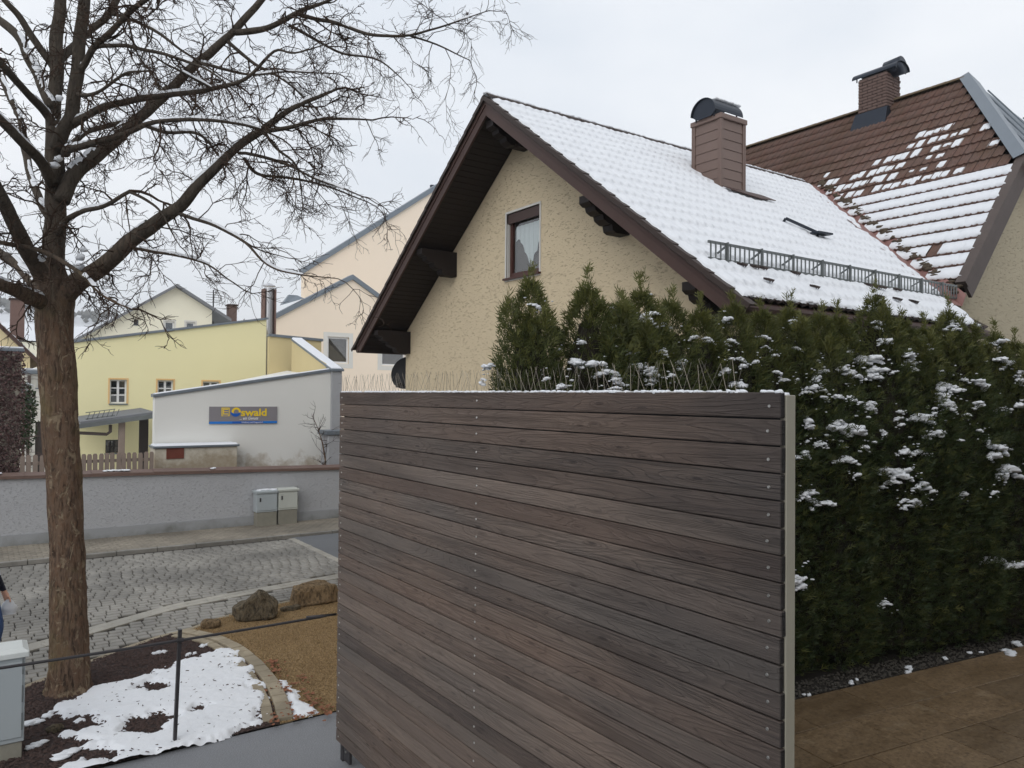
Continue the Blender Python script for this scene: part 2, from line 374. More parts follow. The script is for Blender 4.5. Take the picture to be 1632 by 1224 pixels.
def m_glass():
    g = G('window_glass'); k = .13
    tr = g.n('BsdfTransparent', Color=(.82, .86, .86, 1)); gl = g.n('BsdfGlossy', Color=(.95, .97, 1, 1), Roughness=.02)
    m = g.n('MixShader', i0=k, i1=tr, i2=gl); g.t.links.new(m, g.out.inputs['Surface']); return g.mat
M['glass'] = m_glass()
def m_asphalt(name, a, b, rough=.75, s=1.0):
    g = G(name); o = g.co('Object'); n = g.noise(o, .8, 5, .6); f = g.noise(o, 130*s, 3, .7); f2 = g.n('TexVoronoi', out='Distance', Vector=o, Scale=70*s)
    c = g.mix(n, a, b); c = g.mix(g.math('MULTIPLY', f, .5), c, sc(a, .45)); c = g.mix(g.ramp(f2, [(.12, .35), (.3, 0.0)]), c, sc(b, 1.5))
    return g.fin(c, rough, g.bump(g.math('ADD', f, f2), .5, .006), 0, .35)
M['asphalt'] = m_asphalt('driveway_asphalt', rgb(118, 120, 124), rgb(142, 144, 148))
M['asphalt2'] = m_asphalt('road_asphalt', rgb(96, 98, 102), rgb(118, 120, 122))
def m_stone(name, a, b, c3, rough=.8, s=9):
    g = G(name); wp = g.n('NewGeometry', out='Position'); rd = g.n('ObjectInfo', out='Random')
    cell = g.n('TexVoronoi', out='Color', Vector=wp, Scale=5.5); cv = g.n('SeparateXYZ', out=0, Vector=cell)
    n = g.noise(wp, s, 5, .6); big = g.noise(wp, .55, 4, .55); f = g.noise(wp, 60, 3)
    c = g.mix(n, a, b); c = g.mix(g.math('MULTIPLY', cv, .45), c, c3); c = g.mix(g.ramp(big, [(.40, 0.0), (.62, .8)]), c, sc(a, .6))
    return g.fin(c, rough, g.bump(f, .3, .006), 0, .4)
M['sett'] = m_stone('concrete_paver', rgb(122, 119, 113), rgb(160, 156, 148), rgb(108, 105, 99), .55)
M['band'] = m_stone('pale_gutter_slab', rgb(150, 146, 137), rgb(176, 171, 160), rgb(142, 138, 129), .6)
M['walkpaver'] = m_stone('buff_paver', rgb(128, 121, 109), rgb(160, 151, 136), rgb(108, 102, 92), .7)
M['kerbstone'] = m_stone('granite_sett', rgb(136, 126, 108), rgb(172, 160, 138), rgb(120, 110, 92), .85)
M['joint'] = m_plain('dark_joint_sand', rgb(52, 48, 44), .95, var=.3, sc_=12, bump=.3)
M['soil'] = m_plain('dark_bark_mulch_soil', rgb(56, 46, 44), .95, var=.35, sc_=25, bump=.8)
M['chip'] = m_plain('bark_chip', rgb(70, 56, 52), .9, var=.4, sc_=16, bump=.3)
def m_grit():
    g = G('brown_grit'); o = g.n('NewGeometry', out='Position'); n = g.noise(o, .9, 5, .6); f = g.noise(o, 55, 4, .7)
    c = g.mix(n, rgb(140, 115, 82), rgb(176, 150, 110)); c = g.mix(g.ramp(f, [(.4, .75), (.58, 0.0)]), c, rgb(92, 72, 48))
    return g.fin(c, .9, g.bump(f, .9, .02), 0, .2)
M['grit'] = m_grit()
def m_rock(name, a, b, d):
    g = G(name); o = g.co('Object', (1,1,.4)); n = g.noise(o, 5, 7, .7, .5); f = g.noise(o, 26, 5, .7)
    c = g.mix(n, a, b); c = g.mix(g.ramp(f, [(.38, .8), (.55, 0.0)]), c, d)
    return g.fin(c, .9, g.bump(g.math('ADD', n, f), 1.0, .05), 0, .2)
M['rock_dark'] = m_rock('dark_gneiss', rgb(84, 74, 60), rgb(128, 116, 96), rgb(44, 40, 34))
M['rock_warm'] = m_rock('rusty_sandstone', rgb(116, 96, 72), rgb(156, 134, 104), rgb(64, 54, 42))
M['leaf'] = m_plain('dead_leaf', rgb(132, 88, 66), .85, var=.4, sc_=8)
def m_terrace():
    g = G('wet_brown_slab'); o = g.n('NewGeometry', out='Position'); r = g.n('ObjectInfo', out='Random')
    n = g.noise(g.n('Mapping', Vector=o, Scale=(1.0, 2.6, 1), Rotation=(0,0,.14)), 1.6, 6, .65, .4); f = g.noise(o, 35, 4, .7)
    c = g.mix(n, rgb(76, 60, 43), rgb(138, 115, 86)); c = g.mix(g.ramp(f, [(.35, .65), (.5, 0.0)]), c, rgb(58, 46, 34)); c = g.mix(g.ramp(f, [(.55, 0.0), (.7, .5)]), c, rgb(150, 130, 100))
    c = g.mix(g.math('MULTIPLY', r, .35), c, rgb(60, 50, 36)); c = g.mix(g.ramp(g.noise(o, 4, 5, .7), [(.58, 0.0), (.75, .5)]), c, rgb(144, 128, 104))
    return g.fin(c, g.ramp(n, [(.3, .35), (.7, .6)]), g.bump(f, .2, .004), 0, .35)
M['terrace'] = m_terrace()
M['pebble'] = m_plain('grey_pebble', rgb(74, 70, 64), .85, var=.4, sc_=20, bump=.3)
def m_thuja():
    g = G('thuja_scale_leaves'); a = g.n('Attribute', out='Fac', props={'attribute_name': 'tint'}); wp = g.n('NewGeometry', out='Position')
    n = g.noise(wp, 3.2, 4, .6); c = g.mix(n, rgb(29, 42, 28), rgb(58, 74, 45)); c = g.mix(a, c, rgb(104, 104, 56))
    c = g.mix(g.ramp(g.noise(wp, 1.5, 4, .6), [(.60, 0.0), (.78, .5)]), c, rgb(78, 68, 44))
    d = g.n('BsdfPrincipled', Base_Color=c, Roughness=.6, Specular_IOR_Level=.3); t = g.n('BsdfTranslucent', Color=g.mix(.5, c, rgb(90, 100, 40)))
    m = g.n('MixShader', i0=.18, i1=d, i2=t); g.t.links.new(m, g.out.inputs['Surface']); return g.mat
M['thuja'] = m_thuja()
M['thujacore'] = m_plain('thuja_dark_core', rgb(38, 34, 26), .95, var=.4, sc_=12, bump=.8)
M['ivy'] = m_plain('dry_ivy_stems', rgb(96, 76, 74), .95, var=.35, sc_=6, bump=.5)
M['fieldsnow'] = m_plain('snowy_ground', (.68, .70, .73), .9, var=.2, sc_=.05)
M['hillwood'] = m_plain('distant_winter_wood', rgb(104, 104, 102), 1.0, var=.2, sc_=.05, bump=0)
M['gsnow'] = SNOW
M['roofgrey'] = m_plain('grey_roof_far', rgb(120, 122, 126), .8, var=.15)

# ------------------------------------------------------------------ ground, street, driveway, terrace
def sheet(name, poly, z, mat, parent=None):
    b = MB(); b.add([(p[0], p[1], z) for p in poly], [tuple(range(len(poly)))]); return b.build(name, mat, parent)
g0 = MB(); n_ = 60
g0.grid(n_, n_, lambda a, b: (-900+2600*a, -300+2400*b, -.06)); tag(g0.build('ground', M['fieldsnow']), kind='structure')
DRV = 8.15       # far edge of the asphalt driveway
tag(sheet('driveway', [(-14, -6), (7.38, -6), (7.38, DRV), (-14, DRV)], -.012, M['asphalt']), kind='structure')
# edge between paving and planting bed
_e = [at(*p, z=0) for p in ((51,1091),(147,1053),(220,1026),(262,1013),(290,1008),(370,978),(470,957),(540,938))]
EX = [-6, -1.5]+[p.x for p in _e]+[8, 12]; EY = [8.2, 9.6]+[p.y for p in _e]+[13.5, 13.7]
edge = lambda x: np.interp(x, EX, EY)
_b = [at(*p, z=0) for p in ((137,1007),(275,967),(377,947),(539,918))]
BX = [-6, -1]+[p.x for p in _b]+[9]; BY = [9.6, 11.7]+[p.y for p in _b]+[_b[-1].y+.3]
band = lambda x: np.interp(x, BX, BY)
KERB_Y = 18.62; WALL_Y = 20.6; PAVE_X = 6.38
street = sheet('street', [(-30, DRV), (40, DRV), (40, KERB_Y+.2), (-30, KERB_Y+.2)], -.026, M['joint']); tag(street, kind='structure')
tag(sheet('road', [(PAVE_X, 13.4), (40, 13.6), (40, KERB_Y), (PAVE_X, KERB_Y)], -.002, M['asphalt2']), kind='structure')
# paving stones: chamfered blocks in courses
PV = np.array([(-1,-1,0),(1,-1,0),(1,1,0),(-1,1,0)], dtype=float)
def stones(rects, zt, cham, depth, tilt, seed):
    """rects: (n,4) cx,cy,hx,hy -> V,F arrays of chamfered blocks"""
    r = np.random.RandomState(seed); n = len(rects); V = np.zeros((n, 12, 3)); q = PV[:, :2]
    c = rects[:, None, :2]; h = rects[:, None, 2:4]
    dz = r.uniform(-.002, .002, (n, 1)); tx = r.uniform(-tilt, tilt, (n, 1)); ty = r.uniform(-tilt, tilt, (n, 1))
    for k, (ins, z) in enumerate(((0, -depth), (0, -cham), (cham, 0))):
        hh = h-ins; V[:, k*4:k*4+4, :2] = c+q[None]*hh
        V[:, k*4:k*4+4, 2] = zt+z+dz+(q[None, :, 0]*tx+q[None, :, 1]*ty)
    base = np.array([(8,9,10,11)]+[(i,(i+1)%4,4+(i+1)%4,4+i) for i in range(4)]+[(4+i,4+(i+1)%4,8+(i+1)%4,8+i) for i in range(4)])
    return V.reshape(-1, 3), (base[None]+(np.arange(n)*12)[:, None, None]).reshape(-1, 4)
def lay(rects, zt, mat, parent, name, rest, keep=300, cham=.008, seed=1):
    rects = np.array(rects); d = np.hypot(rects[:, 0], rects[:, 1]); inview = []
    for (cx, cy, _, _) in rects:
        v = Vector((cx, cy, zt))-CAM; f = v.dot(_f); inview.append(f > 0 and abs(v.dot(_r)/f*FPX) < 830 and abs(v.dot(_u)/f*FPX) < 620)
    d = np.where(inview, d, d+1000); o = np.argsort(d); near = rects[o[:keep]]; far = rects[o[keep:]]
    me = {}
    for i, (cx, cy, hx, hy) in enumerate(near):
        key = (round(hx, 3), round(hy, 3))
        if key not in me:
            V, F = stones(np.array([[0, 0, hx, hy]]), 0, cham, .05, .0, seed); b = MB(); b.add(V.tolist(), F.tolist()); me[key] = b.mesh(name, mat)
        piece(name, me[key], (cx, cy, zt+rng.uniform(-.002, .002)), parent, (rng.uniform(-.006, .006), rng.uniform(-.006, .006), rng.uniform(-.008, .008)))
    if len(far):
        V, F = stones(far, zt, cham, .05, .0007, seed); np_mesh(rest, V, F, mat, parent, 'stuff')
rects = []; pu = .155; row = 0; y = 8.3
while y < KERB_Y-.1:
    x = -3.2+(.11 if row % 2 else 0)+rng.uniform(-.02, .02)
    while x < PAVE_X-.12:
        L = rng.choice((.18, .2, .2, .22)); cx = x+L/2
        if y > edge(cx)+.11 and abs(y-band(cx)) > .23: rects.append((cx, y, round(L/2-.007, 3), pu/2-.010))
        x += L
    y += pu; row += 1
lay(rects, 0, M['sett'], street, 'paving_stone', 'far_paving_stones', cham=.012)
# pale gutter band of long slabs, two rows, and the pale row that closes the paving against the asphalt
bnd = []
def slabrow(pts, wdt, L, nm, parent, mat, zt=.004, gap=.008, thick=.05):
    """slabs end to end along a polyline"""
    pts = [Vector((p[0], p[1], 0)) for p in pts]; cum = [0]
    for a, b in zip(pts, pts[1:]): cum.append(cum[-1]+(b-a).length)
    n = max(1, int(cum[-1]/L))
    P = lambda s: Vector((np.interp(s, cum, [p.x for p in pts]), np.interp(s, cum, [p.y for p in pts]), 0))
    b = MB(); b.cbox(-cum[-1]/n/2+gap/2, cum[-1]/n/2-gap/2, -wdt/2+gap/2, wdt/2-gap/2, -thick, 0, .006); me = b.mesh(nm, mat)
    for i in range(n):
        a, c = P(cum[-1]*i/n), P(cum[-1]*(i+1)/n); m_ = (a+c)/2
        piece(nm, me, (m_.x, m_.y, zt+rng.uniform(-.003, .003)), parent, (rng.uniform(-.01,.01), rng.uniform(-.006,.006), math.atan2(c.y-a.y, c.x-a.x)))
xs = np.linspace(-2.6, 6.3, 24)
slabrow([(x, band(x)-.08) for x in xs], .16, .33, 'gutter_slab', street, M['band'])
slabrow([(x, band(x)+.08) for x in xs], .16, .33, 'gutter_slab', street, M['band'])
slabrow([(PAVE_X-.03, 14.6), (PAVE_X-.03, 18.5)], .16, .24, 'border_stone', street, M['band'])
xs = np.linspace(-1.2, 6.6, 30)
slabrow([(x, edge(x)) for x in xs], .09, .5, 'edging_stone', street, M['kerbstone'], .012, .006, .1)
# far sidewalk
walk = MB().box(-30, 40, KERB_Y+.16, WALL_Y, -.05, .02).build('sidewalk', M['joint']); tag(walk, kind='structure')
rects = []; y = KERB_Y+.24; row = 0
while y < WALL_Y-.03:
    x = -3+(.1 if row % 2 else 0)
    while x < 12: rects.append((x+.1, y, .096, .066)); x += .2
    y += .14; row += 1
lay(rects, .06, M['walkpaver'], walk, 'paver', 'far_pavers', 0, .006, 5)
slabrow([(-4, KERB_Y+.08), (14, KERB_Y+.08)], .15, .8, 'kerb_stone', walk, M['sett'], .062, .012, .12)
# grey boundary wall with a plinth and a brown coping
zl, zr_ = 1.56, 1.41; xl, xr = at(0, 764, y=WALL_Y).x, at(535, 748, y=WALL_Y).x
wz = lambda x: zl+(zr_-zl)*(x-xl)/(xr-xl)
bw = empty('boundary_wall', (3, WALL_Y, 0), 'long low grey rendered wall with brown coping across the street', 'wall')
MB().hexa([(-5,WALL_Y,-.1),(16,WALL_Y,-.1),(16,WALL_Y+.24,-.1),(-5,WALL_Y+.24,-.1),(-5,WALL_Y,wz(-5)),(16,WALL_Y,wz(16)),(16,WALL_Y+.24,wz(16)),(-5,WALL_Y+.24,wz(-5))]).build('wall_body', M['greywall'], bw)
MB().box(-5, 16, WALL_Y-.03, WALL_Y+.02, -.05, .3).build('plinth', M['plinth'], bw)
x = -4.5
while x < 14:
    b = MB(); L = 1.35; lift = .012 if rng.random() < .25 else 0
    b.hexa([(x+.004,WALL_Y-.06,wz(x)),(x+L,WALL_Y-.06,wz(x+L)),(x+L,WALL_Y+.3,wz(x+L)),(x+.004,WALL_Y+.3,wz(x)),
            (x+.004,WALL_Y-.06,wz(x)+.07+lift),(x+L,WALL_Y-.06,wz(x+L)+.07),(x+L,WALL_Y+.3,wz(x+L)+.12),(x+.004,WALL_Y+.3,wz(x)+.12+lift)])
    b.build('coping_slab', M['coping'], bw); x += L
s_ = MB()
for x0, x1 in ((.2, .55), (2.55, 3.1), (5.0, 5.15), (-1, -.4)):
    for k in range(int((x1-x0)/.06)): s_.blob((x0+k*.06, WALL_Y+.1+rng.uniform(-.06,.06), wz(x0)+.12), .06, .07, .022, k)
s_.build('snow', SNOW, bw, True, 'stuff')
# terrace behind the timber screen, wet brown slabs
TZ = 0.9; TR = R(-8)        # slab courses are turned against the house
ter = MB().prism([(3.12,-6,-.1),(16,-6,-.1),(16,5.6,-.1),(3.12,5.6,-.1)], (0,0,TZ+.1-.03)).build('terrace', M['joint']); tag(ter, kind='structure')
tw, tl = .5, .8; b = MB(); b.cbox(-tl/2+.004, tl/2-.004, -tw/2+.004, tw/2-.004, -.03, 0, .003); tm = b.mesh('terrace_slab', M['terrace'])
b = MB(); b.cbox(-tw/2+.004, tw/2-.004, -tw/2+.004, tw/2-.004, -.03, 0, .003); tm2 = b.mesh('terrace_slab', M['terrace'])
T0 = at(1270, 1112, z=TZ)
for j in range(9):
    x = -2.4+(.37*j % .8)
    while x < 7.5:
        sq = rng.random() < .25; L = tw if sq else tl
        p = Vector((x+L/2, -.27-j*tw, 0)); q = Matrix.Rotation(TR, 3, 'Z') @ p + Vector((T0.x, T0.y, TZ))
        if q.x > 3.2+.45 and q.x < 13 and q.y > -2: piece('terrace_slab', tm2 if sq else tm, q+Vector((0,0,rng.uniform(-.002,.002))), ter, (0, 0, TR))
        x += L
# pebble strip along the hedge foot
V = []; F = []; b = MB()
for i in range(2600):
    p = Matrix.Rotation(TR, 3, 'Z') @ Vector((rng.uniform(-2.0, 6.5), rng.uniform(.0, .30), 0)) + Vector((T0.x, T0.y, TZ-.005))
    r_ = rng.uniform(.006, .016); b.blob(p, r_, r_*rng.uniform(.7,1.2), r_*.6, i, .3, 5, 4)
tag(b.build('pebbles', M['pebble'], ter, True), kind='stuff')
b = MB()
for px, py, sx, in ((1607,1041,.12),(1452,1066,.065),(1359,1089,.05),(1366,1084,.03),(1506,1050,.05),(1285,1108,.04),(1448,1072,.05),(1548,1042,.05),(1563,1040,.03),(1622,1026,.1)):
    p = at(px, py, z=TZ); sx *= .8
    for k in range(4): b.blob(p+Vector((rng.uniform(-.7,.7)*sx, rng.uniform(-.7,.7)*sx, .004)), sx*.55, sx*.5, .008+.10*sx, k+px, .4, 9, 6)
tag(b.build('snow_lumps', SNOW, ter, True), kind='stuff')

# ------------------------------------------------------------------ planting bed, brown grit, snow patch
def pip(P, X, Y):
    ins = np.zeros(X.shape, bool); n = len(P)
    for i in range(n):
        x0, y0 = P[i]; x1, y1 = P[(i+1) % n]
        c = ((y0 > Y) != (y1 > Y)) & (X < (x1-x0)*(Y-y0)/(y1-y0+1e-12)+x0); ins ^= c
    return ins
def sdist(P, X, Y):
    d = np.full(X.shape, 1e9); n = len(P)
    for i in range(n):
        x0, y0 = P[i]; x1, y1 = P[(i+1) % n]; dx, dy = x1-x0, y1-y0
        t = np.clip(((X-x0)*dx+(Y-y0)*dy)/(dx*dx+dy*dy+1e-12), 0, 1); d = np.minimum(d, np.hypot(X-x0-t*dx, Y-y0-t*dy))
    return np.where(pip(P, X, Y), d, -d)
SNOWPX = [(95,1128),(150,1096),(190,1088),(235,1078),(300,1052),(352,1036),(378,1042),(400,1066),(416,1098),(424,1128),(412,1156),(330,1182),(280,1200),(200,1228),(60,1262),(60,1240),(130,1212),(160,1195),(110,1172),(150,1158),(92,1142)]
gp = lambda l: [(at(x, y, z=0).x, at(x, y, z=0).y) for x, y in l]
KC = [at(x, y, z=0) for x, y in ((283,1012),(306,1015),(340,1024),(372,1041),(398,1064),(420,1092),(434,1122),(441,1152))]
kx = [p.x for p in KC]; ky = [p.y for p in KC]
xs = np.linspace(-4, EX[-4], 40)
bedp = [(-4, DRV)]+[(kx[-1]+.02, DRV)]+[(p.x, p.y) for p in reversed(KC)]+[(x, float(edge(x))-.03) for x in np.linspace(KC[0].x-.05, -1.2, 22)]+[(-4, 8.9)]
bed = sheet('planting_bed', bedp, .004, M['soil']); tag(bed, kind='structure')
gritp = [(kx[-1]+.02, DRV)]+[(8, DRV), (8, 13.45)]+[(x, float(edge(x))-.03) for x in np.linspace(7.5, KC[0].x+.05, 26)]+[(p.x, p.y) for p in KC]
gr = sheet('grit_bed', gritp, .003, M['grit']); tag(gr, kind='structure')
def scatter(poly, n, seed, box):
    r = np.random.RandomState(seed); X = r.uniform(box[0], box[1], n); Y = r.uniform(box[2], box[3], n); k = pip(poly, X, Y); return X[k], Y[k], r
def flakes(name, X, Y, z, lo, hi, asp, r, mat, parent, thick=.25):
    """small tumbled slivers: one 5-face wedge each"""
    n = len(X); L = r.uniform(lo, hi, n); W = L*r.uniform(asp[0], asp[1], n); H = L*thick*r.uniform(.4, 1.4, n)
    a = r.uniform(0, 2*np.pi, n); tz = r.uniform(-.5, .5, n)
    T = np.array([(-1,-1,0),(1,-1,0),(1,1,0),(-1,1,0),(-.6,0,1),(.7,0,1)]); V = np.zeros((n, 6, 3))
    lx = T[None,:,0]*L[:,None]/2; ly = T[None,:,1]*W[:,None]/2
    V[:,:,0] = X[:,None]+lx*np.cos(a)[:,None]-ly*np.sin(a)[:,None]; V[:,:,1] = Y[:,None]+lx*np.sin(a)[:,None]+ly*np.cos(a)[:,None]
    V[:,:,2] = z+T[None,:,2]*H[:,None]+lx*tz[:,None]*.6+L[:,None]*.1
    F = np.array([(0,1,5),(0,5,4),(1,2,5),(2,3,4),(2,4,5),(3,0,4)]); F = (F[None]+(np.arange(n)*6)[:,None,None]).reshape(-1,3)
    return np_mesh(name, V.reshape(-1,3), F, mat, parent, 'stuff')
X, Y, r = scatter(bedp, 26000, 3, (-.6, 4.2, 8.1, 12.6)); flakes('bark_chips', X, Y, .004, .02, .06, (.2,.5), r, M['chip'], bed)
snowp = gp(SNOWPX)
X, Y, r = scatter(snowp, 900, 33, (-.6, 4.0, 8.1, 11.6)); flakes('litter', X, Y, .047, .015, .045, (.12,.4), r, M['chip'], bed, .2)
X, Y, r = scatter(gritp, 40000, 4, (2, 6.4, 8.1, 13.4)); flakes('grit', X, Y, .003, .012, .03, (.4,1.0), r, M['grit'], gr, .5)
# twin row of granite setts along the bed
def arc_off(d):
    o = []
    for i, p in enumerate(KC):
        t = (KC[min(i+1,len(KC)-1)]-KC[max(i-1,0)]).normalized(); o.append((p.x+t.y*-d, p.y+t.x*d))
    return o
kb = empty('sett_edging', (kx[4], ky[4], 0), 'curved double row of granite setts between snowy bark bed and brown grit', 'edging')
slabrow(arc_off(.09), .17, .21, 'sett', kb, M['kerbstone'], .05, .012, .1)
slabrow(arc_off(-.08), .13, .2, 'sett', kb, M['kerbstone'], .035, .012, .1)
# snow lying on the bark bed

holes = [(at(240,1094,z=0), .16, .22), (at(232,1156,z=0), .22, .26), (at(252,1150,z=0), .12, .2), (at(318,1128,z=0), .05, .05), (at(70,1185,z=0), .2, .3), (at(150,1200,z=0), .14, .2), (at(110,1150,z=0), .1, .15)]
def snowpatch(name, poly, box, st, nz_, hmax, parent, holes=(), seed=0):
    nx, ny = int((box[1]-box[0])/st), int((box[3]-box[2])/st)
    X, Y = np.meshgrid(np.linspace(box[0], box[1], nx), np.linspace(box[2], box[3], ny)); D = sdist(poly, X, Y)
    N = np.zeros_like(D); N2 = np.zeros_like(D)
    for j in range(ny):
        for i in range(nx):
            if D[j,i] > -.5:
                N[j,i] = mnoise.fractal(Vector((X[j,i]*3.2, Y[j,i]*3.2, seed)), 1.0, 2.1, 5); N2[j,i] = mnoise.noise(Vector((X[j,i]*16, Y[j,i]*16, seed+5)))
    for c, a, bq in holes:
        e = np.sqrt(((X-c.x)/a)**2+((Y-c.y)/bq)**2); D = np.minimum(D, (e-1)*min(a, bq)*1.2)
    K = D+N*nz_+N2*.025; H = np.clip(K*.5, -.02, hmax)+N2*.004+N*.006
    ok = (K > -.0)
    idx = -np.ones(X.shape, int); V = []; F = []
    for j in range(ny-1):
        for i in range(nx-1):
            if ok[j,i] or ok[j,i+1] or ok[j+1,i] or ok[j+1,i+1]:
                f = []
                for (a, c) in ((j,i),(j,i+1),(j+1,i+1),(j+1,i)):
                    if idx[a,c] < 0: idx[a,c] = len(V); V.append((X[a,c], Y[a,c], .012+max(-.02, H[a,c])))
                    f.append(idx[a,c])
                F.append(f)
    return np_mesh(name, V, F, SNOW, parent, 'stuff', True)
snowpatch('snow', snowp, (-.6, 4.0, 8.1, 11.6), .02, .21, .04, bed, holes)
slip = gp([(440,1085),(452,1086),(476,1112),(500,1128),(508,1140),(470,1146),(462,1130),(456,1108)])
snowpatch('snow', slip, (2.2, 4.4, 8.12, 10.4), .025, .07, .03, gr, (), 9)
for px, py, sx in ((325,1031,.06),(250,1043,.05),(263,1041,.05),(305,1045,.05),(60,1150,.1),(108,1205,.12),(62,1190,.08),(75,1140,.05)):
    p = at(px, py, z=0); b = MB()
    for k in range(4): b.blob(p+Vector((rng.uniform(-1,1)*sx, rng.uniform(-1,1)*sx*.7, .018)), sx*.7, sx*.5, .022, k+px, .35, 9, 5)
    b.build('snow', SNOW, bed, True, 'stuff')
# dead leaves
def leaves(name, spots, n, parent, sd_):
    r = random.Random(sd_); b = MB()
    for i in range(n):
        px, py, j = r.choice(spots); p = at(px+r.gauss(0, j), py+r.gauss(0, j*.6), z=0); p.z = .02+r.random()*.02
        L = r.uniform(.018, .04); a = r.uniform(0, 6.28); cu = r.uniform(.3, 1.3)
        pts = []
        for (u_, v_, w_) in ((-1,0,.3),(-.4,.6,0),(.3,.75,.25),(1,0,.5),(.3,-.7,.3),(-.4,-.55,0),(0,0,-.1)):
            pts.append(p+Vector((L*(u_*math.cos(a)-v_*math.sin(a)), L*(u_*math.sin(a)+v_*math.cos(a)), L*w_*cu+.01)))
        b.add(pts, [(6,0,5),(6,5,4),(6,4,3),(6,3,2),(6,2,1),(6,1,0)])
    return b.build(name, M['leaf'], parent, False, 'stuff')
leaves('dead_leaves', [(432,1060,6),(445,1075,7),(452,1105,5),(470,1092,12),(485,1085,10),(490,1112,9),(455,1130,6),(500,1128,9),(440,1150,8),(470,1148,10),(520,1138,8),(450,1095,12)], 150, gr, 5)
# stones lying at the edge of the grit
def rock(name, pxs, hgt, mat, label, seed, rot=0.0, boxy=.5, top=None):
    (x0, yb0), (x1, yb1) = pxs
    a, c = at(x0, yb0, z=0), at(x1, yb1, z=0); m_ = (a+c)/2; L = (c-a).length; ang = math.atan2(c.y-a.y, c.x-a.x)
    b = MB(); nu, nv = 22, 14; dp = L*.55
    def fn(i, j):
        th = 2*math.pi*i; ph = -math.pi/2+math.pi*j
        cx, cy, cz = math.cos(th)*math.cos(ph), math.sin(th)*math.cos(ph), math.sin(ph)
        se = lambda v: math.copysign(abs(v)**boxy, v)
        x, y_, z = se(cx)*L/2, se(cy)*dp/2, (se(cz)+1)/2
        hh = hgt*(top(x/(L/2)) if top else 1.0)
        q = Vector((x, y_, z*hh)); k = mnoise.fractal(q*4+Vector((seed, 0, 0)), 1, 2, 4)*.07*(L**.5)
        st = math.floor(mnoise.noise(q*3+Vector((0, seed, 0)))*5)/5*.06*L
        q += Vector((cx, cy, max(0, cz)))*(k+st); q.z = max(q.z, -.02)
        return m_+Matrix.Rotation(ang+rot, 3, 'Z') @ (q+Vector((0, dp/2, 0)))
    b.grid(nu, nv, fn); o = b.build(name, mat); tag(o, label, 'rock', 'stones at the edge of the grit bed'); return o
rock('boulder', ((371,996),(441,988)), .43, M['rock_dark'], 'dark angular boulder, highest of the stones on the brown grit', 3, -.12, .45, lambda x: .62+.42*math.exp(-((x-.15)/.5)**2))
rock('stone_block', ((472,971),(538,960)), .33, M['rock_warm'], 'long flat-topped rusty brown stone block on the grit', 8, -.05, .3)
rock('field_stone', ((322,1005),(352,1001)), .12, M['rock_warm'], 'small rounded brown stone lying where grit and bark meet', 12, 0, .6)
rock('stone_slab', ((447,977),(479,972)), .07, M['rock_dark'], 'thin dark stone sliver between boulder and flat-topped block', 16, -.1, .5)
p = at(88, 1166, z=0); b = MB().blob(p+Vector((0,0,.03)), .085, .07, .05, 4, .2, 10, 7); tag(b.build('cobble', M['rock_dark'], None, True), 'small dark cobble in the snow beneath the tree', 'rock')

# ------------------------------------------------------------------ facade tools
def facade(P, a0, a1, zb, top, breaks, openings, reveal):
    """front skin with real openings. P(a, z, d): a along the wall, z up, d inward. top(a) = upper edge"""
    b = MB(); cuts = sorted(set([a0, a1]+[k for k in breaks if a0 < k < a1]+[o[0] for o in openings]+[o[1] for o in openings]))
    for l, r_ in zip(cuts, cuts[1:]):
        m_ = (l+r_)/2; ops = sorted([o for o in openings if o[0] <= m_ <= o[1]], key=lambda o: o[2]); z = zb
        for o in ops:
            if o[2] > z: b.add([P(l,z,0),P(r_,z,0),P(r_,o[2],0),P(l,o[2],0)], [(0,1,2,3)])
            z = o[3]
        b.add([P(l,z,0),P(r_,z,0),P(r_,top(r_),0),P(l,top(l),0)], [(0,1,2,3)])
        b.add([P(l,top(l),0),P(r_,top(r_),0),P(r_,top(r_),reveal),P(l,top(l),reveal)], [(0,1,2,3)])
    for o in openings:
        l, r_, z0, z1 = o[:4]
        for p, q in (((l,z0),(l,z1)),((l,z1),(r_,z1)),((r_,z1),(r_,z0)),((r_,z0),(l,z0))):
            b.add([P(*p,0),P(*q,0),P(*q,reveal),P(*p,reveal)], [(0,1,2,3)])
    for a in (a0, a1): b.add([P(a,zb,0),P(a,top(a),0),P(a,top(a),reveal),P(a,zb,reveal)], [(0,1,2,3)])
    return b
def Pbox(b, P, a0, a1, z0, z1, d0, d1):
    return b.hexa([P(a0,z0,d0),P(a1,z0,d0),P(a1,z0,d1),P(a0,z0,d1),P(a0,z1,d0),P(a1,z1,d0),P(a1,z1,d1),P(a0,z1,d1)])
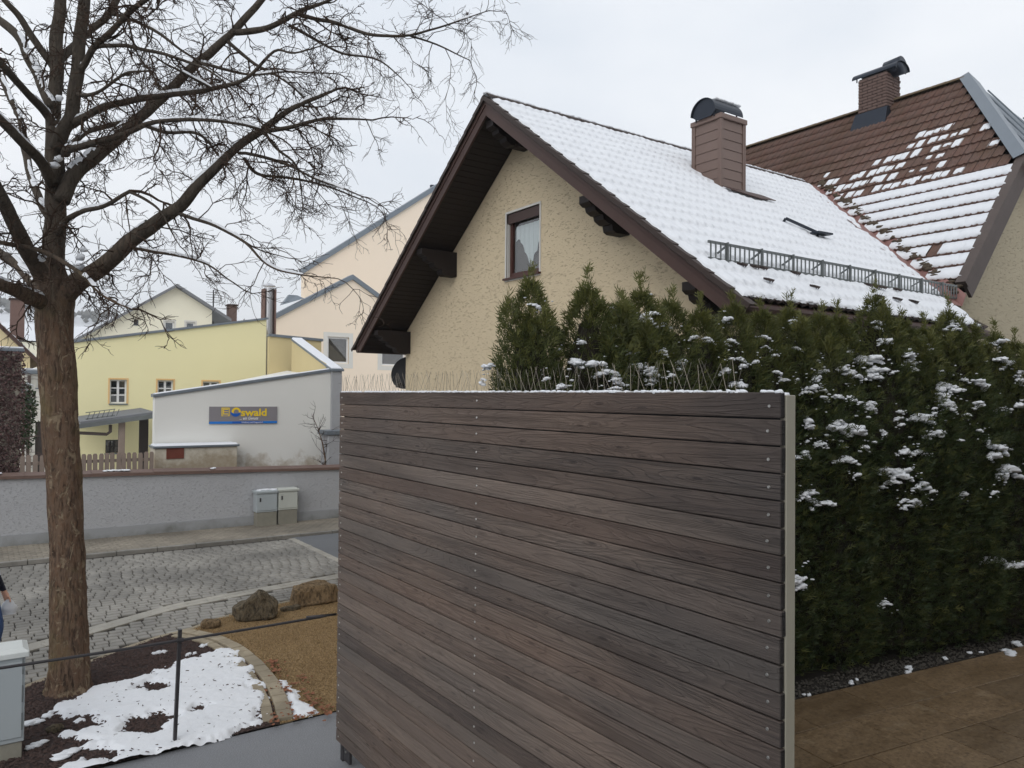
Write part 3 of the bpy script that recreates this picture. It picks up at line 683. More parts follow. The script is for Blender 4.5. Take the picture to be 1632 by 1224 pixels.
def window(parent, P, o, d, cols=1, rows=1, fw=.06, frame='whiteframe', room='dark', mullion=.035, surround=None, sw=.06, sill=True, sproud=.02):
    a0, a1, z0, z1 = o[:4]; b = MB()
    for q in ((a0,a0+fw,z0,z1),(a1-fw,a1,z0,z1),(a0+fw,a1-fw,z0,z0+fw),(a0+fw,a1-fw,z1-fw,z1)): Pbox(b, P, *q, d, d+.05)
    ia0, ia1, iz0, iz1 = a0+fw, a1-fw, z0+fw, z1-fw
    for i in range(1, cols):
        c = ia0+(ia1-ia0)*i/cols; Pbox(b, P, c-mullion*.9, c+mullion*.9, iz0, iz1, d-.006, d+.044)
    for j in range(1, rows):
        c = iz0+(iz1-iz0)*j/rows; Pbox(b, P, ia0, ia1, c-mullion/2, c+mullion/2, d+.004, d+.04)
    fr = b.build('window', M[frame], parent)
    for i in range(cols):
        for j in range(rows):
            l, r_ = ia0+(ia1-ia0)*i/cols, ia0+(ia1-ia0)*(i+1)/cols; k, t = iz0+(iz1-iz0)*j/rows, iz0+(iz1-iz0)*(j+1)/rows
            MB().add([P(l,k,d+.025),P(r_,k,d+.025),P(r_,t,d+.025),P(l,t,d+.025)], [(0,1,2,3)]).build('pane', M['glass'], fr)
    b = MB(); Pbox(b, P, a0-.02, a1+.02, z0-.02, z1+.02, d+.095, d+.1); b.build('room', M[room], fr)  # thin panel behind the glass, the room's dimness is put into its colour
    if surround:
        b = MB()
        for q in ((a0-sw,a0,z0-.02,z1+sw),(a1,a1+sw,z0-.02,z1+sw),(a0,a1,z1,z1+sw)): Pbox(b, P, *q, -sproud, .03)
        if not sill: Pbox(b, P, a0-sw, a1+sw, z0-.02-sw, z0-.02, -sproud, .03)
        b.build('surround', M[surround], fr)
    if sill:
        b = MB(); Pbox(b, P, a0-.03, a1+.03, z0-.04, z0-.003, -.05, d); b.build('sill', M['zinc'], fr)
    return fr
def wy(y): return lambda a, z, d=0: Vector((a, y+d, z))          # wall facing the street (-Y), d goes inward
def wx(x): return lambda a, z, d=0: Vector((x+d, a, z))          # wall facing -X
def rect_y(px0, py0, px1, py1, y):                                # opening from photo corners on a wall y=const
    c = at((px0+px1)/2, py1, y=y); return (at(px0, (py0+py1)/2, y=y).x, at(px1, (py0+py1)/2, y=y).x, c.z, at((px0+px1)/2, py0, y=y).z)

# ------------------------------------------------------------------ the neighbour's gabled house
V1 = 6.6; VG = 7.42
ap = at(775, 155, x=V1); el = at(570, 553, x=V1); er = at(1185, 463, x=V1)
UR, ZR = ap.y, ap.z; KS = ((ZR-el.z)/(el.y-UR)+(ZR-er.z)/(UR-er.y))/2; HW = ((el.y-UR)+(UR-er.y))/2
TH = math.atan(KS); CT, ST = math.cos(TH), math.sin(TH); SL = HW/CT
roof1 = lambda y: ZR-KS*abs(y-UR)
# big farmhouse roof behind it
KS2 = 1.1; FI = math.atan(KS2); CF, SF = math.cos(FI), math.sin(FI)
r2 = at(1545, 125, x=17.43); VR2, ZR2, UE2 = 17.43, r2.z, r2.y; U2 = 5.9
roof2 = lambda x: ZR2-KS2*(VR2-x)
VEND = 13.6
h1 = empty('gabled_house', (10, UR, 0), 'cream scratch-rendered house with dark overhanging eaves and snow-covered roof behind the hedge', 'house')
WL = at(647, 560, x=VG).y; WH = WL-UR
win1 = (at(862, 380, x=VG).y, at(806, 390, x=VG).y); wz0, wz1 = at(808, 447, x=VG).z, at(808, 341, x=VG).z
op1 = (win1[0]+.03, win1[1]-.03, wz0+.03, wz1-.01)
P1 = wx(VG)
facade(P1, UR-WH, UR+WH, -.1, lambda a: roof1(a)-.17, [UR], [op1], .2).build('gable_wall', M['cream'], h1)
poly = [(VG+.18, UR-WH+.01, -.1), (VG+.18, UR+WH-.01, -.1), (VG+.18, UR+WH-.01, roof1(UR+WH)-.24), (VG+.18, UR, ZR-.24), (VG+.18, UR-WH+.01, roof1(UR-WH)-.24)]
MB().prism(poly, (12.3-VG, 0, 0)).build('wall', M['cream'], h1)
# window: brown frame, shutter box, lace curtain, pale reveal trim
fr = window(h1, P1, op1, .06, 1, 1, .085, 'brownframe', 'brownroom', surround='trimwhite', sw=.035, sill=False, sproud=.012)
a0, a1, z0, z1 = op1; b = MB(); Pbox(b, P1, a0+.002, a1-.002, z1-.17, z1-.002, .02, .058); b.build('shutter_box', M['shutterbox'], fr)
b = MB(); Pbox(b, P1, a0-.04, a1+.04, z0-.035, z0-.002, -.06, .06); b.build('sill', M['brownframe'], fr)
b = MB(); Pbox(b, P1, a1-.02, a1-.001, z0+.001, z1-.172, .01, .06); b.build('reveal', M['trimwhite'], fr)
b = MB(); b.cm = 0
cw = (a1-a0)
def curt(i, j):   # scalloped lace pelmet hanging to a point
    a = a0+.09+(cw-.2)*i; zt = z1-.22; lo = zt-.24-.48*max(0, 1-abs(i-.42)/.42)-.02*math.sin(i*40)
    return P1(a, zt+(lo-zt)*j, .122+.009*math.sin(i*38))
b.grid(40, 8, curt); b.build('curtain', M['curtain'], fr)
# roof deck, soffit, ridge line
def rp(x, y, off=0):      # point on roof, off = along the roof normal
    sgn = 1 if y >= UR else -1
    return Vector((x, y+sgn*ST*off, roof1(y)+CT*off))
b = MB()
for sg in (-1, 1):
    ye = UR+sg*HW; q = [(V1+.03, UR+sg*.0), (VEND+2.4, UR), (VEND+2.4, ye), (V1+.03, ye)]
    if sg < 0: q = [(V1+.03, UR), (15.5, UR), (13.2, UR-3.4), (12.3, ye), (V1+.03, ye)]
    t = [rp(x, y, -.07) if abs(y-UR) > 1e-6 else Vector((x, UR, ZR-.07/CT)) for x, y in q]
    u_ = [rp(x, y, -.19) if abs(y-UR) > 1e-6 else Vector((x, UR, ZR-.19/CT)) for x, y in q]
    n = len(t); b.add(t+u_, [tuple(range(n)), tuple(reversed(range(n, 2*n)))]+[(i,(i+1)%n,n+(i+1)%n,n+i) for i in range(n)])
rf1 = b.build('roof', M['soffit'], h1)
# soffit boards under the overhang (run parallel to the verge)
b = MB(); b.cbox(-.0, VG-V1-.06, -.058, .058, -.018, 0, .004); sbm = b.mesh('soffit_board', M['soffit'])
for sg in (-1, 1):
    d = .15
    while d < SL-.05:
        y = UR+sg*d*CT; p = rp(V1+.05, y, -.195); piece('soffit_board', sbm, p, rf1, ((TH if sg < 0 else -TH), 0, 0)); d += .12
# barge boards
for sg in (-1, 1):
    b = MB(); ye = UR+sg*(HW-.02)
    t0, t1 = rp(V1-.005, ye, -.03), Vector((V1-.005, UR, ZR-.03/CT)); l0, l1 = rp(V1-.005, ye, -.235), Vector((V1-.005, UR, ZR-.235/CT))
    off = Vector((.034, 0, 0)); b.hexa([l0, l1, l1+off, l0+off, t0, t1, t1+off, t0+off]); b.build('barge_board', M['barge'], rf1)
    b = MB(); b.hexa([rp(V1-.02, ye, -.10), Vector((V1-.02, UR, ZR-.10/CT)), Vector((V1-.0055, UR, ZR-.10/CT)), rp(V1-.0055, ye, -.10), rp(V1-.02, ye, -.02), Vector((V1-.02, UR, ZR-.02/CT)), Vector((V1-.0055, UR, ZR-.02/CT)), rp(V1-.0055, ye, -.02)])
    b.build('cover_board', M['barge'], rf1)
    b = MB(); b.tube([rp(V1+.0, UR+sg*(HW+.04), -.1), rp(12.2, UR+sg*(HW+.04), -.1)], .07, 10); b.build('gutter', M['barge'], rf1)
# purlin ends with stepped, carved undersides
for y, hh in ((UR, .34), (UR+2.35, .46), (UR-2.35, .46), (UR+HW-.78, .46), (UR-HW+.78, .46)):
    zt = roof1(y)-.2/CT+(-.06 if y == UR else 0)-(.07 if y != UR else .05); x0, x1 = V1+.07, VG+.05; L = x1-x0
    prof = [(x0, zt), (x0, zt-.10), (x0+.06, zt-.14), (x0+.10, zt-.14), (x0+.12, zt-.2), (x0+.2, zt-.24), (x0+.25, zt-.24), (x0+.27, zt-.30), (x0+.36, zt-.35), (x0+.42, zt-.35), (x0+.44, zt-hh+.03), (x0+.5, zt-hh), (x1, zt-hh), (x1, zt)]
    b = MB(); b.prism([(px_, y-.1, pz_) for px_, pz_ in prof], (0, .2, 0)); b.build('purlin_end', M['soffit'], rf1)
# verge tiles step down both slopes, ridge tiles on top
b = MB(); b.cbox(-.02, .10, -.19, .19, -.015, .008, .005); b.cbox(-.03, -.012, -.19, .19, -.055, .008, .004); vtm = b.mesh('verge_tile', M['tile_dark'])
ROW = .335
for sg in (-1, 1):
    d = .2; k = 0
    while d < SL+.02:
        y = UR+sg*d*CT; p = rp(V1-.03, y, .012)
        e = Matrix.Rotation((TH if sg < 0 else -TH)+sg*.04, 4, 'X')
        piece('verge_tile', vtm, p, rf1, e.to_euler()); d += ROW
b = MB(); n = 8
for k in range(n+1):
    pass
arcp = [(math.sin(a)*.13, math.cos(a)*.09-.06) for a in np.linspace(-1.45, 1.45, 8)]
def ridge_mesh(L, mat, taper=1.12):
    b = MB(); m_ = len(arcp); vs = [(0, y*taper, z*taper) for y, z in arcp]+[(L, y, z) for y, z in arcp]+[(0, y*taper*.86, z*taper-.02) for y, z in arcp]
    b.add(vs, [(i, i+1, m_+i+1, m_+i) for i in range(m_-1)]+[(i, 2*m_+i, 2*m_+i+1, i+1) for i in range(m_-1)]); return b.mesh('ridge_tile', mat)
rm = ridge_mesh(.42, M['tile_dark'])
x = V1-.03
while x < 14.9: piece('ridge_tile', rm, (x, UR, ZR+.02), rf1); x += .38
# snow blanket that follows the double-roll tiles below
def xlim(d):      # where the snow stops short of the valley
    y = UR-d*CT; z = roof1(y); return min(VR2-(ZR2-z)/KS2-.30-.04*math.sin(d*5), 99 if y > U2 else 12.1)
nx, nd = 420, 300; V = np.zeros((nd, nx, 3)); edge_n = [mnoise.noise(Vector((k*.37, 2, 0))) for k in range(nx)]
D = np.linspace(.06, SL+.035, nd)
for j, d in enumerate(D):
    x0 = V1+.015+.025*mnoise.noise(Vector((d*3.1, 5, 0)))+.015*math.sin(d*2*math.pi/ROW); x1 = xlim(d)+.04*mnoise.noise(Vector((d*4.3, 9, 1)))
    X = x0+(x1-x0)*np.linspace(0, 1, nx)
    ph = (d/ROW) % 1.0
    hump = .010*np.cos(2*math.pi*(X-V1)/.15)
    stepz = .016*(ph-.5) if ph < .86 else .016*(.36-(ph-.86)/.14*.86)
    off = int(d/ROW)
    dim = .092*np.exp(-((((X-V1)/.15+.5) % 1.0)-.5)**2/.030)*math.exp(-((ph-.90)/.10)**2)
    nn = np.array([mnoise.noise(Vector((x_*2.1, d*2.1, 3))) for x_ in X])*.012+np.array([mnoise.noise(Vector((x_*7, d*7, 1))) for x_ in X])*.006
    H = .060+hump*.6+stepz*1.5-dim*np.clip(.75+28*nn, .15, 1.5)+nn*1.6
    ed = np.minimum(np.minimum((X-x0)/.06, (x1-X)/.06), 1); ed = np.minimum(ed, (SL+.04-d)/.06); H = H*np.sqrt(np.clip(ed, 0, 1))+.012*(1-np.clip(ed,0,1))
    V[j, :, 0] = X; V[j, :, 1] = UR-d*CT-ST*H; V[j, :, 2] = roof1(UR-d*CT)+CT*H
I = np.arange(nd*nx).reshape(nd, nx); F = np.stack([I[:-1,:-1], I[1:,:-1], I[1:,1:], I[:-1,1:]], -1).reshape(-1, 4)
# bare eave lip: below the guard the snow has slid and tile noses show
np_mesh('snow', V.reshape(-1,3), F, SNOW, rf1, 'stuff', True)
b = MB()
for k in range(90):
    x = rng.uniform(V1+.1, 12.0); b.blob(rp(x, UR-HW+rng.uniform(-.02,.04), .015), rng.uniform(.05,.10), rng.uniform(.04,.06), rng.uniform(.015,.03), k, .3, 8, 5)
b.build('snow', SNOW, rf1, True, 'stuff')
b = MB()
for k in range(70): b.blob(Vector((V1+.05+k*.12, UR+rng.uniform(-.03,.01), ZR+.045)), .11, .07, .03, k, .2, 8, 5)
b.build('snow', SNOW, rf1, True, 'stuff')
# tile noses peeking out of the snow below the guard
prof7 = [(x*.3-.15, .018*math.cos(x*4*math.pi)) for x in np.linspace(0, 1, 9)]
b = MB(); m_ = len(prof7); vs = [(x, -.2, z+.035) for x, z in prof7]+[(x, .2, z) for x, z in prof7]+[(x, -.2, z+.012) for x, z in prof7]
b.add(vs, [(i, i+1, m_+i+1, m_+i) for i in range(m_-1)]+[(i, 2*m_+i, 2*m_+i+1, i+1) for i in range(m_-1)]); tlm = b.mesh('roof_tile', M['tile_dark'])
for j in range(3):
    for i in range(18):
        d = SL-.15-j*ROW; piece('roof_tile', tlm, rp(V1+.22+i*.3, UR-d*CT, -.012), rf1, (TH, 0, 0))
for k in range(16):
    d = SL-.36-rng.choice((0, ROW)); p = rp(V1+.6+rng.random()*4.6, UR-d*CT, .072); piece('roof_tile', tlm, p, rf1, (TH, 0, 0), (.28, .24, .8))
# snow guard lattice
GD = (UR-at(1140, 410, x=V1+.35).y)/CT
gy = UR-HW*.875; gx0, gx1 = V1+.2, 12.55
sg_ = MB(); n0 = Vector((0, 0, 1))
base = rp(0, gy, .03)
for z in (.03, .22): sg_.bar((gx0, base.y, base.z+z), (gx1, base.y, base.z+z), .022, .03)
guard = sg_.build('snow_guard', M['galv'], rf1)
b = MB(); b.box(-.008, .008, -.006, .006, .03, .22); barm = b.mesh('bar', M['galv'])
x = gx0+.03
while x < gx1: piece('bar', barm, (x, base.y-.012, base.z), guard); x += .085
b = MB(); b.bar((0,0,.2), (0,.2,.1), .03, .012); b.bar((0,-.02,-.02), (0,-.02,.24), .03, .012); brm = b.mesh('bracket', M['galv'])
x = gx0+.3
while x < gx1: piece('bracket', brm, (x, base.y-.01, base.z), guard); x += .62
# dark step iron on the snow
c0, c1 = at(1246, 357, x=None, y=None, s=1), None
def on_roof1(px, py):
    d = ray(px, py); # z = ZR-KS*(UR-y)
    k = (ZR-KS*UR-CAM.z)/(d.z-KS*d.y); return CAM+d*k
p0, p1 = on_roof1(1247, 357), on_roof1(1300, 381)
b = MB(); nn_ = Vector((0, -ST, CT)); b.bar(p0+nn_*.10, p1+nn_*.10, .05, .035); b.bar(p1+nn_*.10+Vector((-.12,0,0)), p1+nn_*.11+Vector((.25,.0,0)), .16, .03); b.bar(p0+nn_*.02, p0+nn_*.1, .03, .03); b.bar(p1+nn_*.0, p1+nn_*.1, .03, .03); b.build('step_iron', M['cowl'], rf1)
# clad chimney with half-round cowl
cA = on_roof1(1112, 279); cB = on_roof1(1187, 313)
cx0, cx1 = 10.02, 10.66; cy0, cy1 = 8.28, 8.92
cy0 = cB.y; cx1 = cB.x; cx0 = cx1-.62; cy1 = cy0+.62; ctop = at(1153, 186, x=cx0, y=None).z
ch = MB().cbox(cx0+.02, cx1-.02, cy0+.02, cy1-.02, roof1(cy0)-.3, ctop, .004).build('chimney', M['brownmetal'], h1)
for (xa, ya) in ((cx0, cy0), (cx1, cy0), (cx0, cy1), (cx1, cy1)):
    MB().cbox(xa-.012, xa+.012, ya-.012, ya+.012, roof1(cy0)-.2, ctop-.002, .003).build('corner_strip', M['brownmetal'], ch)
    sx = 1 if xa == cx0 else -1; sy = 1 if ya == cy0 else -1
    MB().box(min(xa, xa+sx*.06), max(xa, xa+sx*.06), ya-.006, ya+.006, roof1(cy0)-.2, ctop-.003).build('corner_strip', M['brownmetal'], ch)
    MB().box(xa-.006, xa+.006, min(ya, ya+sy*.06), max(ya, ya+sy*.06), roof1(cy0)-.2, ctop-.004).build('corner_strip', M['brownmetal'], ch)
nz_ = 8; hz = (ctop-roof1(cy0)+.1)/nz_
for k in range(nz_):        # overlapping cassette panels, lower edge proud
    zb = ctop-(k+1)*hz; zt = ctop-k*hz-.004
    for f in (0, 1):
        b = MB()
        if f == 0: b.hexa([(cx0+.002,cy0+.062,zb),(cx0+.002,cy1-.062,zb),(cx0+.022,cy1-.062,zb),(cx0+.022,cy0+.062,zb),(cx0+.012,cy0+.062,zt),(cx0+.012,cy1-.062,zt),(cx0+.022,cy1-.062,zt),(cx0+.022,cy0+.062,zt)])
        else: b.hexa([(cx0+.062,cy0+.002,zb),(cx1-.062,cy0+.002,zb),(cx1-.062,cy0+.022,zb),(cx0+.062,cy0+.022,zb),(cx0+.062,cy0+.012,zt),(cx1-.062,cy0+.012,zt),(cx1-.062,cy0+.022,zt),(cx0+.062,cy0+.022,zt)])
        b.build('cladding_panel', M['brownmetal'], ch)
MB().cbox(cx0-.03, cx1+.03, cy0-.03, cy1+.03, ctop, ctop+.085, .008).build('cap', M['brownmetal'], ch)
def cowl(parent, x0, x1, yc, zb, rad, mat, axis='x', half=1.0, legs=.08):
    """sheet bent to an arch over the flue, closed drum at one end"""
    b = MB(); n = 14
    T = (lambda l, c, z: (l, yc+c, z)) if axis == 'x' else (lambda l, c, z: (yc+c, l, z))
    def arch(l0, l1, r_, z0, th=.012):
        vs = []
        for l in (l0, l1):
            for rr in (r_, r_-th):
                for k in range(n+1):
                    a = math.pi*k/n; vs.append(T(l, -math.cos(a)*rr*1.0, z0+math.sin(a)*rr*half))
        m_ = n+1
        b.add(vs, [(k, k+1, 2*m_+k+1, 2*m_+k) for k in range(n)]+[(m_+k+1, m_+k, 3*m_+k, 3*m_+k+1) for k in range(n)]+[(k+1, k, m_+k, m_+k+1) for k in range(n)]+[(2*m_+k, 2*m_+k+1, 3*m_+k+1, 3*m_+k) for k in range(n)])
    arch(x0, x1, rad, zb+legs)
    vs = [T(x0+.03, -math.cos(math.pi*k/n)*(rad-.013), zb+legs+math.sin(math.pi*k/n)*(rad-.013)*half) for k in range(n+1)]+[T(x0+.03, rad*.55, zb-.02), T(x0+.03, -rad*.55, zb-.02)]
    b.add(vs, [tuple(range(len(vs)))])
    for l in (x0+.06, x1-.08):
        for c in (-rad*.72, rad*.72): b.bar(T(l, c, zb-.03), T(l, c, zb+legs+rad*.55*half), .02, .02)
    return b.build('cowl', mat, parent)
cw_ = cowl(ch, cx0-.1, cx1+.0, (cy0+cy1)/2, ctop+.085, .27, M['cowl'], 'x', .95, .06)
b = MB()
for k in range(12): b.blob((cx0+.12+k*.05, (cy0+cy1)/2-.09, ctop+.085+.06+.25), .06, .09, .025, k, .2, 8, 5)
b.build('snow', SNOW, cw_, True, 'stuff')
# lead apron under the chimney
b = MB(); q = [rp(x, y, .085) for x, y in ((cx0-.06, cy0-.02), (cx1+.35, cy0-.02), (cx1+.62, cy0-.12), (cx1+.1, cy0-.2), (cx0+.1, cy0-.1))]
b.prism(q, (0, -.003, .012)); b.build('apron', M['barge'], ch)
# satellite dish on the far side of the house
dp_ = at(640, 595, y=UR+WH+.05)
dish = empty('satellite_dish', tuple(at(650, 596, y=UR+WH+.32)), 'anthracite satellite dish on the corner of the cream house', 'dish')
b = MB(); c = org(dish); ax = Vector((-.8, -.55, .25)).normalized(); e1 = ax.orthogonal().normalized(); e2 = ax.cross(e1)
def dishf(i, j):
    a = 2*math.pi*i; r_ = .36*j; return c+(e1*math.cos(a)+e2*math.sin(a))*r_+ax*(.35*r_*r_*2)
b.grid(25, 7, dishf); b.build('reflector', M['dish'], dish, True)
b = MB(); b.tube([c, c-ax*.12, Vector((c.x+.25, UR+WH, c.z-.15))], .02, 8); b.build('mount', M['darksteel'], dish)
b = MB(); b.tube([c-Vector((0,0,.3)), c+ax*.4-Vector((0,0,.3))], .012, 6); b.cbox(c.x+ax.x*.45-.04, c.x+ax.x*.45+.04, c.y+ax.y*.45-.04, c.y+ax.y*.45+.04, c.z-.3, c.z-.2, .01); b.build('receiver_arm', M['darksteel'], dish)

# ------------------------------------------------------------------ old farmhouse: ridge at right angles, half-hipped gable
h2 = empty('farmhouse', (18, 9, 0), 'taller house with old brown clay roof tiles and half-hipped gable, partly snowed', 'house')
L2 = 17.0; R2ROW = .335; SL2 = 6.85
poly = [(VR2-4.25,U2+.22,-.1),(VR2+4.25,U2+.22,-.1),(VR2+4.25,U2+.22,ZR2-KS2*4.25-.2),(VR2+2.2,U2+.22,ZR2-KS2*2.2-.55),(VR2-2.2,U2+.22,ZR2-KS2*2.2-.55),(VR2-4.25,U2+.22,ZR2-KS2*4.25-.2)]
MB().prism(poly, (0, L2, 0)).build('wall', M['greygable'], h2)
def rq(u, d, off=0): return Vector((VR2-d*CF-SF*off, u, ZR2-d*SF+CF*off))
DH = 3.7
umin = lambda d: UE2-(UE2-U2)*min(1, d/DH)
b = MB()
q = [(UE2, 0), (L2+6, 0), (L2+6, SL2), (U2, SL2), (U2, DH)]
t = [rq(u, d, -.05) for u, d in q]; k_ = [rq(u, d, -.2) for u, d in q]; n = 5
b.add(t+k_, [tuple(range(n)), tuple(reversed(range(n,2*n)))]+[(i,(i+1)%n,n+(i+1)%n,n+i) for i in range(n)])
mir = lambda p: Vector((2*VR2-p.x, p.y, p.z))
b.add([mir(p) for p in t]+[mir(p) for p in k_], [tuple(range(n)), tuple(reversed(range(n,2*n)))]+[(i,(i+1)%n,n+(i+1)%n,n+i) for i in range(n)])
rf2 = b.build('roof', M['soffit'], h2)
# half hip, zinc
a_, c_, e_ = rq(UE2, 0, .0), rq(U2-.05, DH, .0), mir(rq(U2-.05, DH, .0))
b = MB(); b.prism([a_, e_, c_], (0, .1, -.1)); b.build('half_hip', M['zinc'], rf2)
for k in range(1, 9):       # standing seams
    f = k/9; top_ = a_.lerp(c_ if f < .5 else e_, abs(f-.5)*2*.0+0); pz = c_.lerp(e_, f); up = a_.lerp(c_, 1-2*f) if f < .5 else a_.lerp(e_, 2*f-1)
    b = MB(); b.bar(pz+Vector((0,-.02,.02)), up+Vector((0,-.02,.03)), .03, .03); b.build('seam', M['zinc'], rf2)
# hip cover sheet
b = MB(); nrm = Vector((-SF, 0, CF)); dn = (c_-a_).normalized(); sd1 = dn.cross(nrm).normalized()
if sd1.y < 0: sd1 = -sd1
hn = Vector((0,-1.4,1)).normalized(); sd2 = dn.cross(hn).normalized()
if sd2.x < 0: sd2 = -sd2
A0, C0 = a_+Vector((0,0,.10)), c_+Vector((0,0,.10)); w1 = .2
b.add([A0+nrm*.05, C0+nrm*.05, C0+sd1*w1+nrm*.04, A0+sd1*w1+nrm*.04, C0+sd2*.3-Vector((0,0,.02)), A0+sd2*.3-Vector((0,0,.02))], [(0,1,2,3),(0,5,4,1)]); b.build('hip_cover', M['zinc'], rf2)
# clay tiles
xm = [-.1,-.07,-.045,-.01,.02,.045,.075,.1]; zm = [.004,.02,.004,0,.004,.02,.006,.012]
b = MB(); m_ = len(xm); vs = [(x, -.19, z+.032) for x, z in zip(xm,zm)]+[(x, .18, z-.004) for x, z in zip(xm,zm)]+[(x, -.19, z-.002) for x, z in zip(xm,zm)]
tf = [(i, i+1, m_+i+1, m_+i) for i in range(m_-1)]+[(i, 2*m_+i, 2*m_+i+1, i+1) for i in range(m_-1)]
b.add(vs, tf); t2m = b.mesh('roof_tile', M['tile_old']); TV = np.array(vs)
RM2 = Matrix(((0, CF, -SF), (-1, 0, 0), (0, SF, CF))); TE2 = RM2.to_euler()
tiles = []
for j in range(20):
    d = .22+j*R2ROW; u = umin(max(0, d-.15))+.06+.1
    while u < 15.2:
        p = rq(u, d, .012)
        inside = abs(u-UR) < HW+.3 and p.x < 15.8 and p.z < roof1(u)+.03
        if not inside: tiles.append((u, d, p))
        u += .2
def view(p):
    v = p-CAM; f = v.dot(_f); return f > 0 and abs(v.dot(_r)/f*FPX) < 830 and abs(v.dot(_u)/f*FPX) < 620
tiles.sort(key=lambda t: (not view(t[2]), (t[2]-CAM).length))
for u, d, p in tiles[:300]: piece('roof_tile', t2m, p, rf2, TE2)
far = tiles[300:]
V = np.concatenate([TV @ np.array(RM2).T+np.array(p) for _, _, p in far]); F = (np.array(tf)[None]+(np.arange(len(far))*len(TV))[:,None,None]).reshape(-1,4)
np_mesh('far_roof_tiles', V, F, M['tile_old'], rf2, 'stuff')
rm2 = ridge_mesh(.44, M['ridge_old'])
u = UE2+.05
while u < 22: piece('ridge_tile', rm2, (VR2, u, ZR2+.05), rf2, (0, 0, R(90))); u += .4
# snow lying tile by tile on the lower half of that roof
rs = random.Random(4); b = MB()
for u, d, p in tiles:
    j = (d-.22)/R2ROW
    if j > 10.6+.5*mnoise.noise(Vector((u*1.3, 0, 0))): pr = .985
    else:
        c = 7.6+.25*(j-5); dd = abs(u-c-.4)/(0.35+.28*max(0, j-4)); nn = mnoise.noise(Vector((u*1.1, j*.55, 7)))
        fld_ = 1.25-dd+.9*nn+.9*mnoise.noise(Vector((u*3.7, j*1.3, 2)))+.06*(j-8); pr = 0 if j < 4.5 else (.93 if fld_ > .38 else (.55 if fld_ > .12 else 0))
        if u > 10.2: pr *= .15
        if rs.random() < .012 and j > 5: pr = 1
    if rs.random() > pr: continue
    full = pr > .95; semi = .6 < pr <= .95; Lo = -.172 if full else (rs.uniform(-.17,-.09) if semi else rs.uniform(-.14,-.02)); Hi = .14 if full else (rs.uniform(.06,.14) if semi else rs.uniform(.02,.12)); ww = .103 if full else (.1 if semi else rs.uniform(.04,.09)); sh = 0 if full else rs.uniform(-.03,.03)
    hh = .034 if full else .02
    vs = []
    for iy, (yy, zz) in enumerate(((Lo, .0), (Lo+.012, 1.0), ((Lo+Hi)/2, 1.1), (Hi-.02, .8), (Hi, .0))):
        for ix, (xx, kz) in enumerate(((-1, .75 if full else 0), (-.45, 1), (.1, .9), (.5, 1), (1, .75 if full else 0))):
            zt = .032*(.5-(yy)/.38)+.004; jit = rs.uniform(-.012, .012) if iy in (0, 4) else 0
            vs.append(p+RM2 @ Vector((sh+xx*ww, yy+jit, zt+hh*zz*kz*rs.uniform(.85,1.15)-.004)))
    b.add(vs, [(j_*5+i, j_*5+i+1, (j_+1)*5+i+1, (j_+1)*5+i) for j_ in range(4) for i in range(4)])
b.build('snow', SNOW, rf2, True, 'stuff')
# verge board, gable eave and gutter end
b = MB(); p0, p1 = rq(U2-.03, DH-.1, -.0), rq(U2-.03, SL2+.05, .0); q0, q1 = rq(U2-.03, DH-.1, -.28), rq(U2-.03, SL2+.05, -.28); o_ = Vector((0,.05,0))
b.hexa([q0,q1,q1+o_,q0+o_,p0,p1,p1+o_,p0+o_]); b.build('verge_board', M['barge_old'], rf2)
b = MB(); p0, p1 = rq(U2-.05, DH-.1, .07), rq(U2-.05, SL2+.05, .07); q0, q1 = rq(U2-.05, DH-.1, -.06), rq(U2-.05, SL2+.05, -.06); o_ = Vector((0,.16,0))
b.hexa([q0,q1,q1+o_,q0+o_,p0,p1,p1+o_,p0+o_]); b.build('verge_board', M['barge_old'], rf2)
b = MB(); b.tube([c_+Vector((-.12,-.1,-.12)), e_+Vector((.1,-.1,-.12))], .07, 10); b.build('gutter', M['cowl'], rf2)
# brick chimney astride the ridge
cc = at(1404, 150, x=VR2-.1); cy_ = cc.y; by0, by1 = cy_-.32, cy_+.38; bx0, bx1 = VR2-.42, VR2+.18; bt = at(1407, 117, x=VR2-.3).z
ch2 = MB().box(bx0+.02, bx1-.02, by0+.02, by1-.02, ZR2-.9, bt-.01).build('chimney', M['mortar'], h2)
b = MB(); bh = .071; z = ZR2-.6; k = 0
while z+bh < bt+.01:
    sh = .12 if k % 2 else 0
    y = by0-sh
    while y < by1-.02:
        y0_, y1_ = max(by0, y), min(by1, y+.23)
        if y1_-y0_ > .04: b.cbox(bx0+rng.uniform(-.004,.004), bx0+.1, y0_+.004, y1_-.004, z, z+bh-.012, .004)
        y += .24
    x = bx0+.1-sh*.5
    while x < bx1-.02:
        x0_, x1_ = max(bx0+.1, x), min(bx1, x+.23)
        if x1_-x0_ > .04: b.cbox(x0_+.004, x1_-.004, by0+rng.uniform(-.004,.004), by0+.1, z, z+bh-.012, .004)
        x += .24
    z += bh; k += 1
b.build('bricks', M['brick'], ch2, False, 'stuff')
b = MB(); b.hexa([(bx0-.16,by0-.05,ZR2-.62),(bx0+.1,by0-.05,ZR2-.36),(bx0+.1,by1+.12,ZR2-.36),(bx0-.16,by1+.12,ZR2-.62),(bx0-.03,by0-.03,ZR2-.2),(bx0+.05,by0-.03,ZR2-.18),(bx0+.05,by1+.05,ZR2-.18),(bx0-.03,by1+.05,ZR2-.2)]); b.build('flashing', M['cowl'], ch2)
cowl(ch2, by0-.22, by1+.16, (bx0+bx1)/2, bt, .3, M['cowl'], 'y', .62, .02)
b = MB(); b.tube([(VR2-.12, by0-.2, bt+.12), (VR2-.12, by0+.16, bt+.1)], .21, 14); b.build('cowl', M['cowl'], ch2, True)
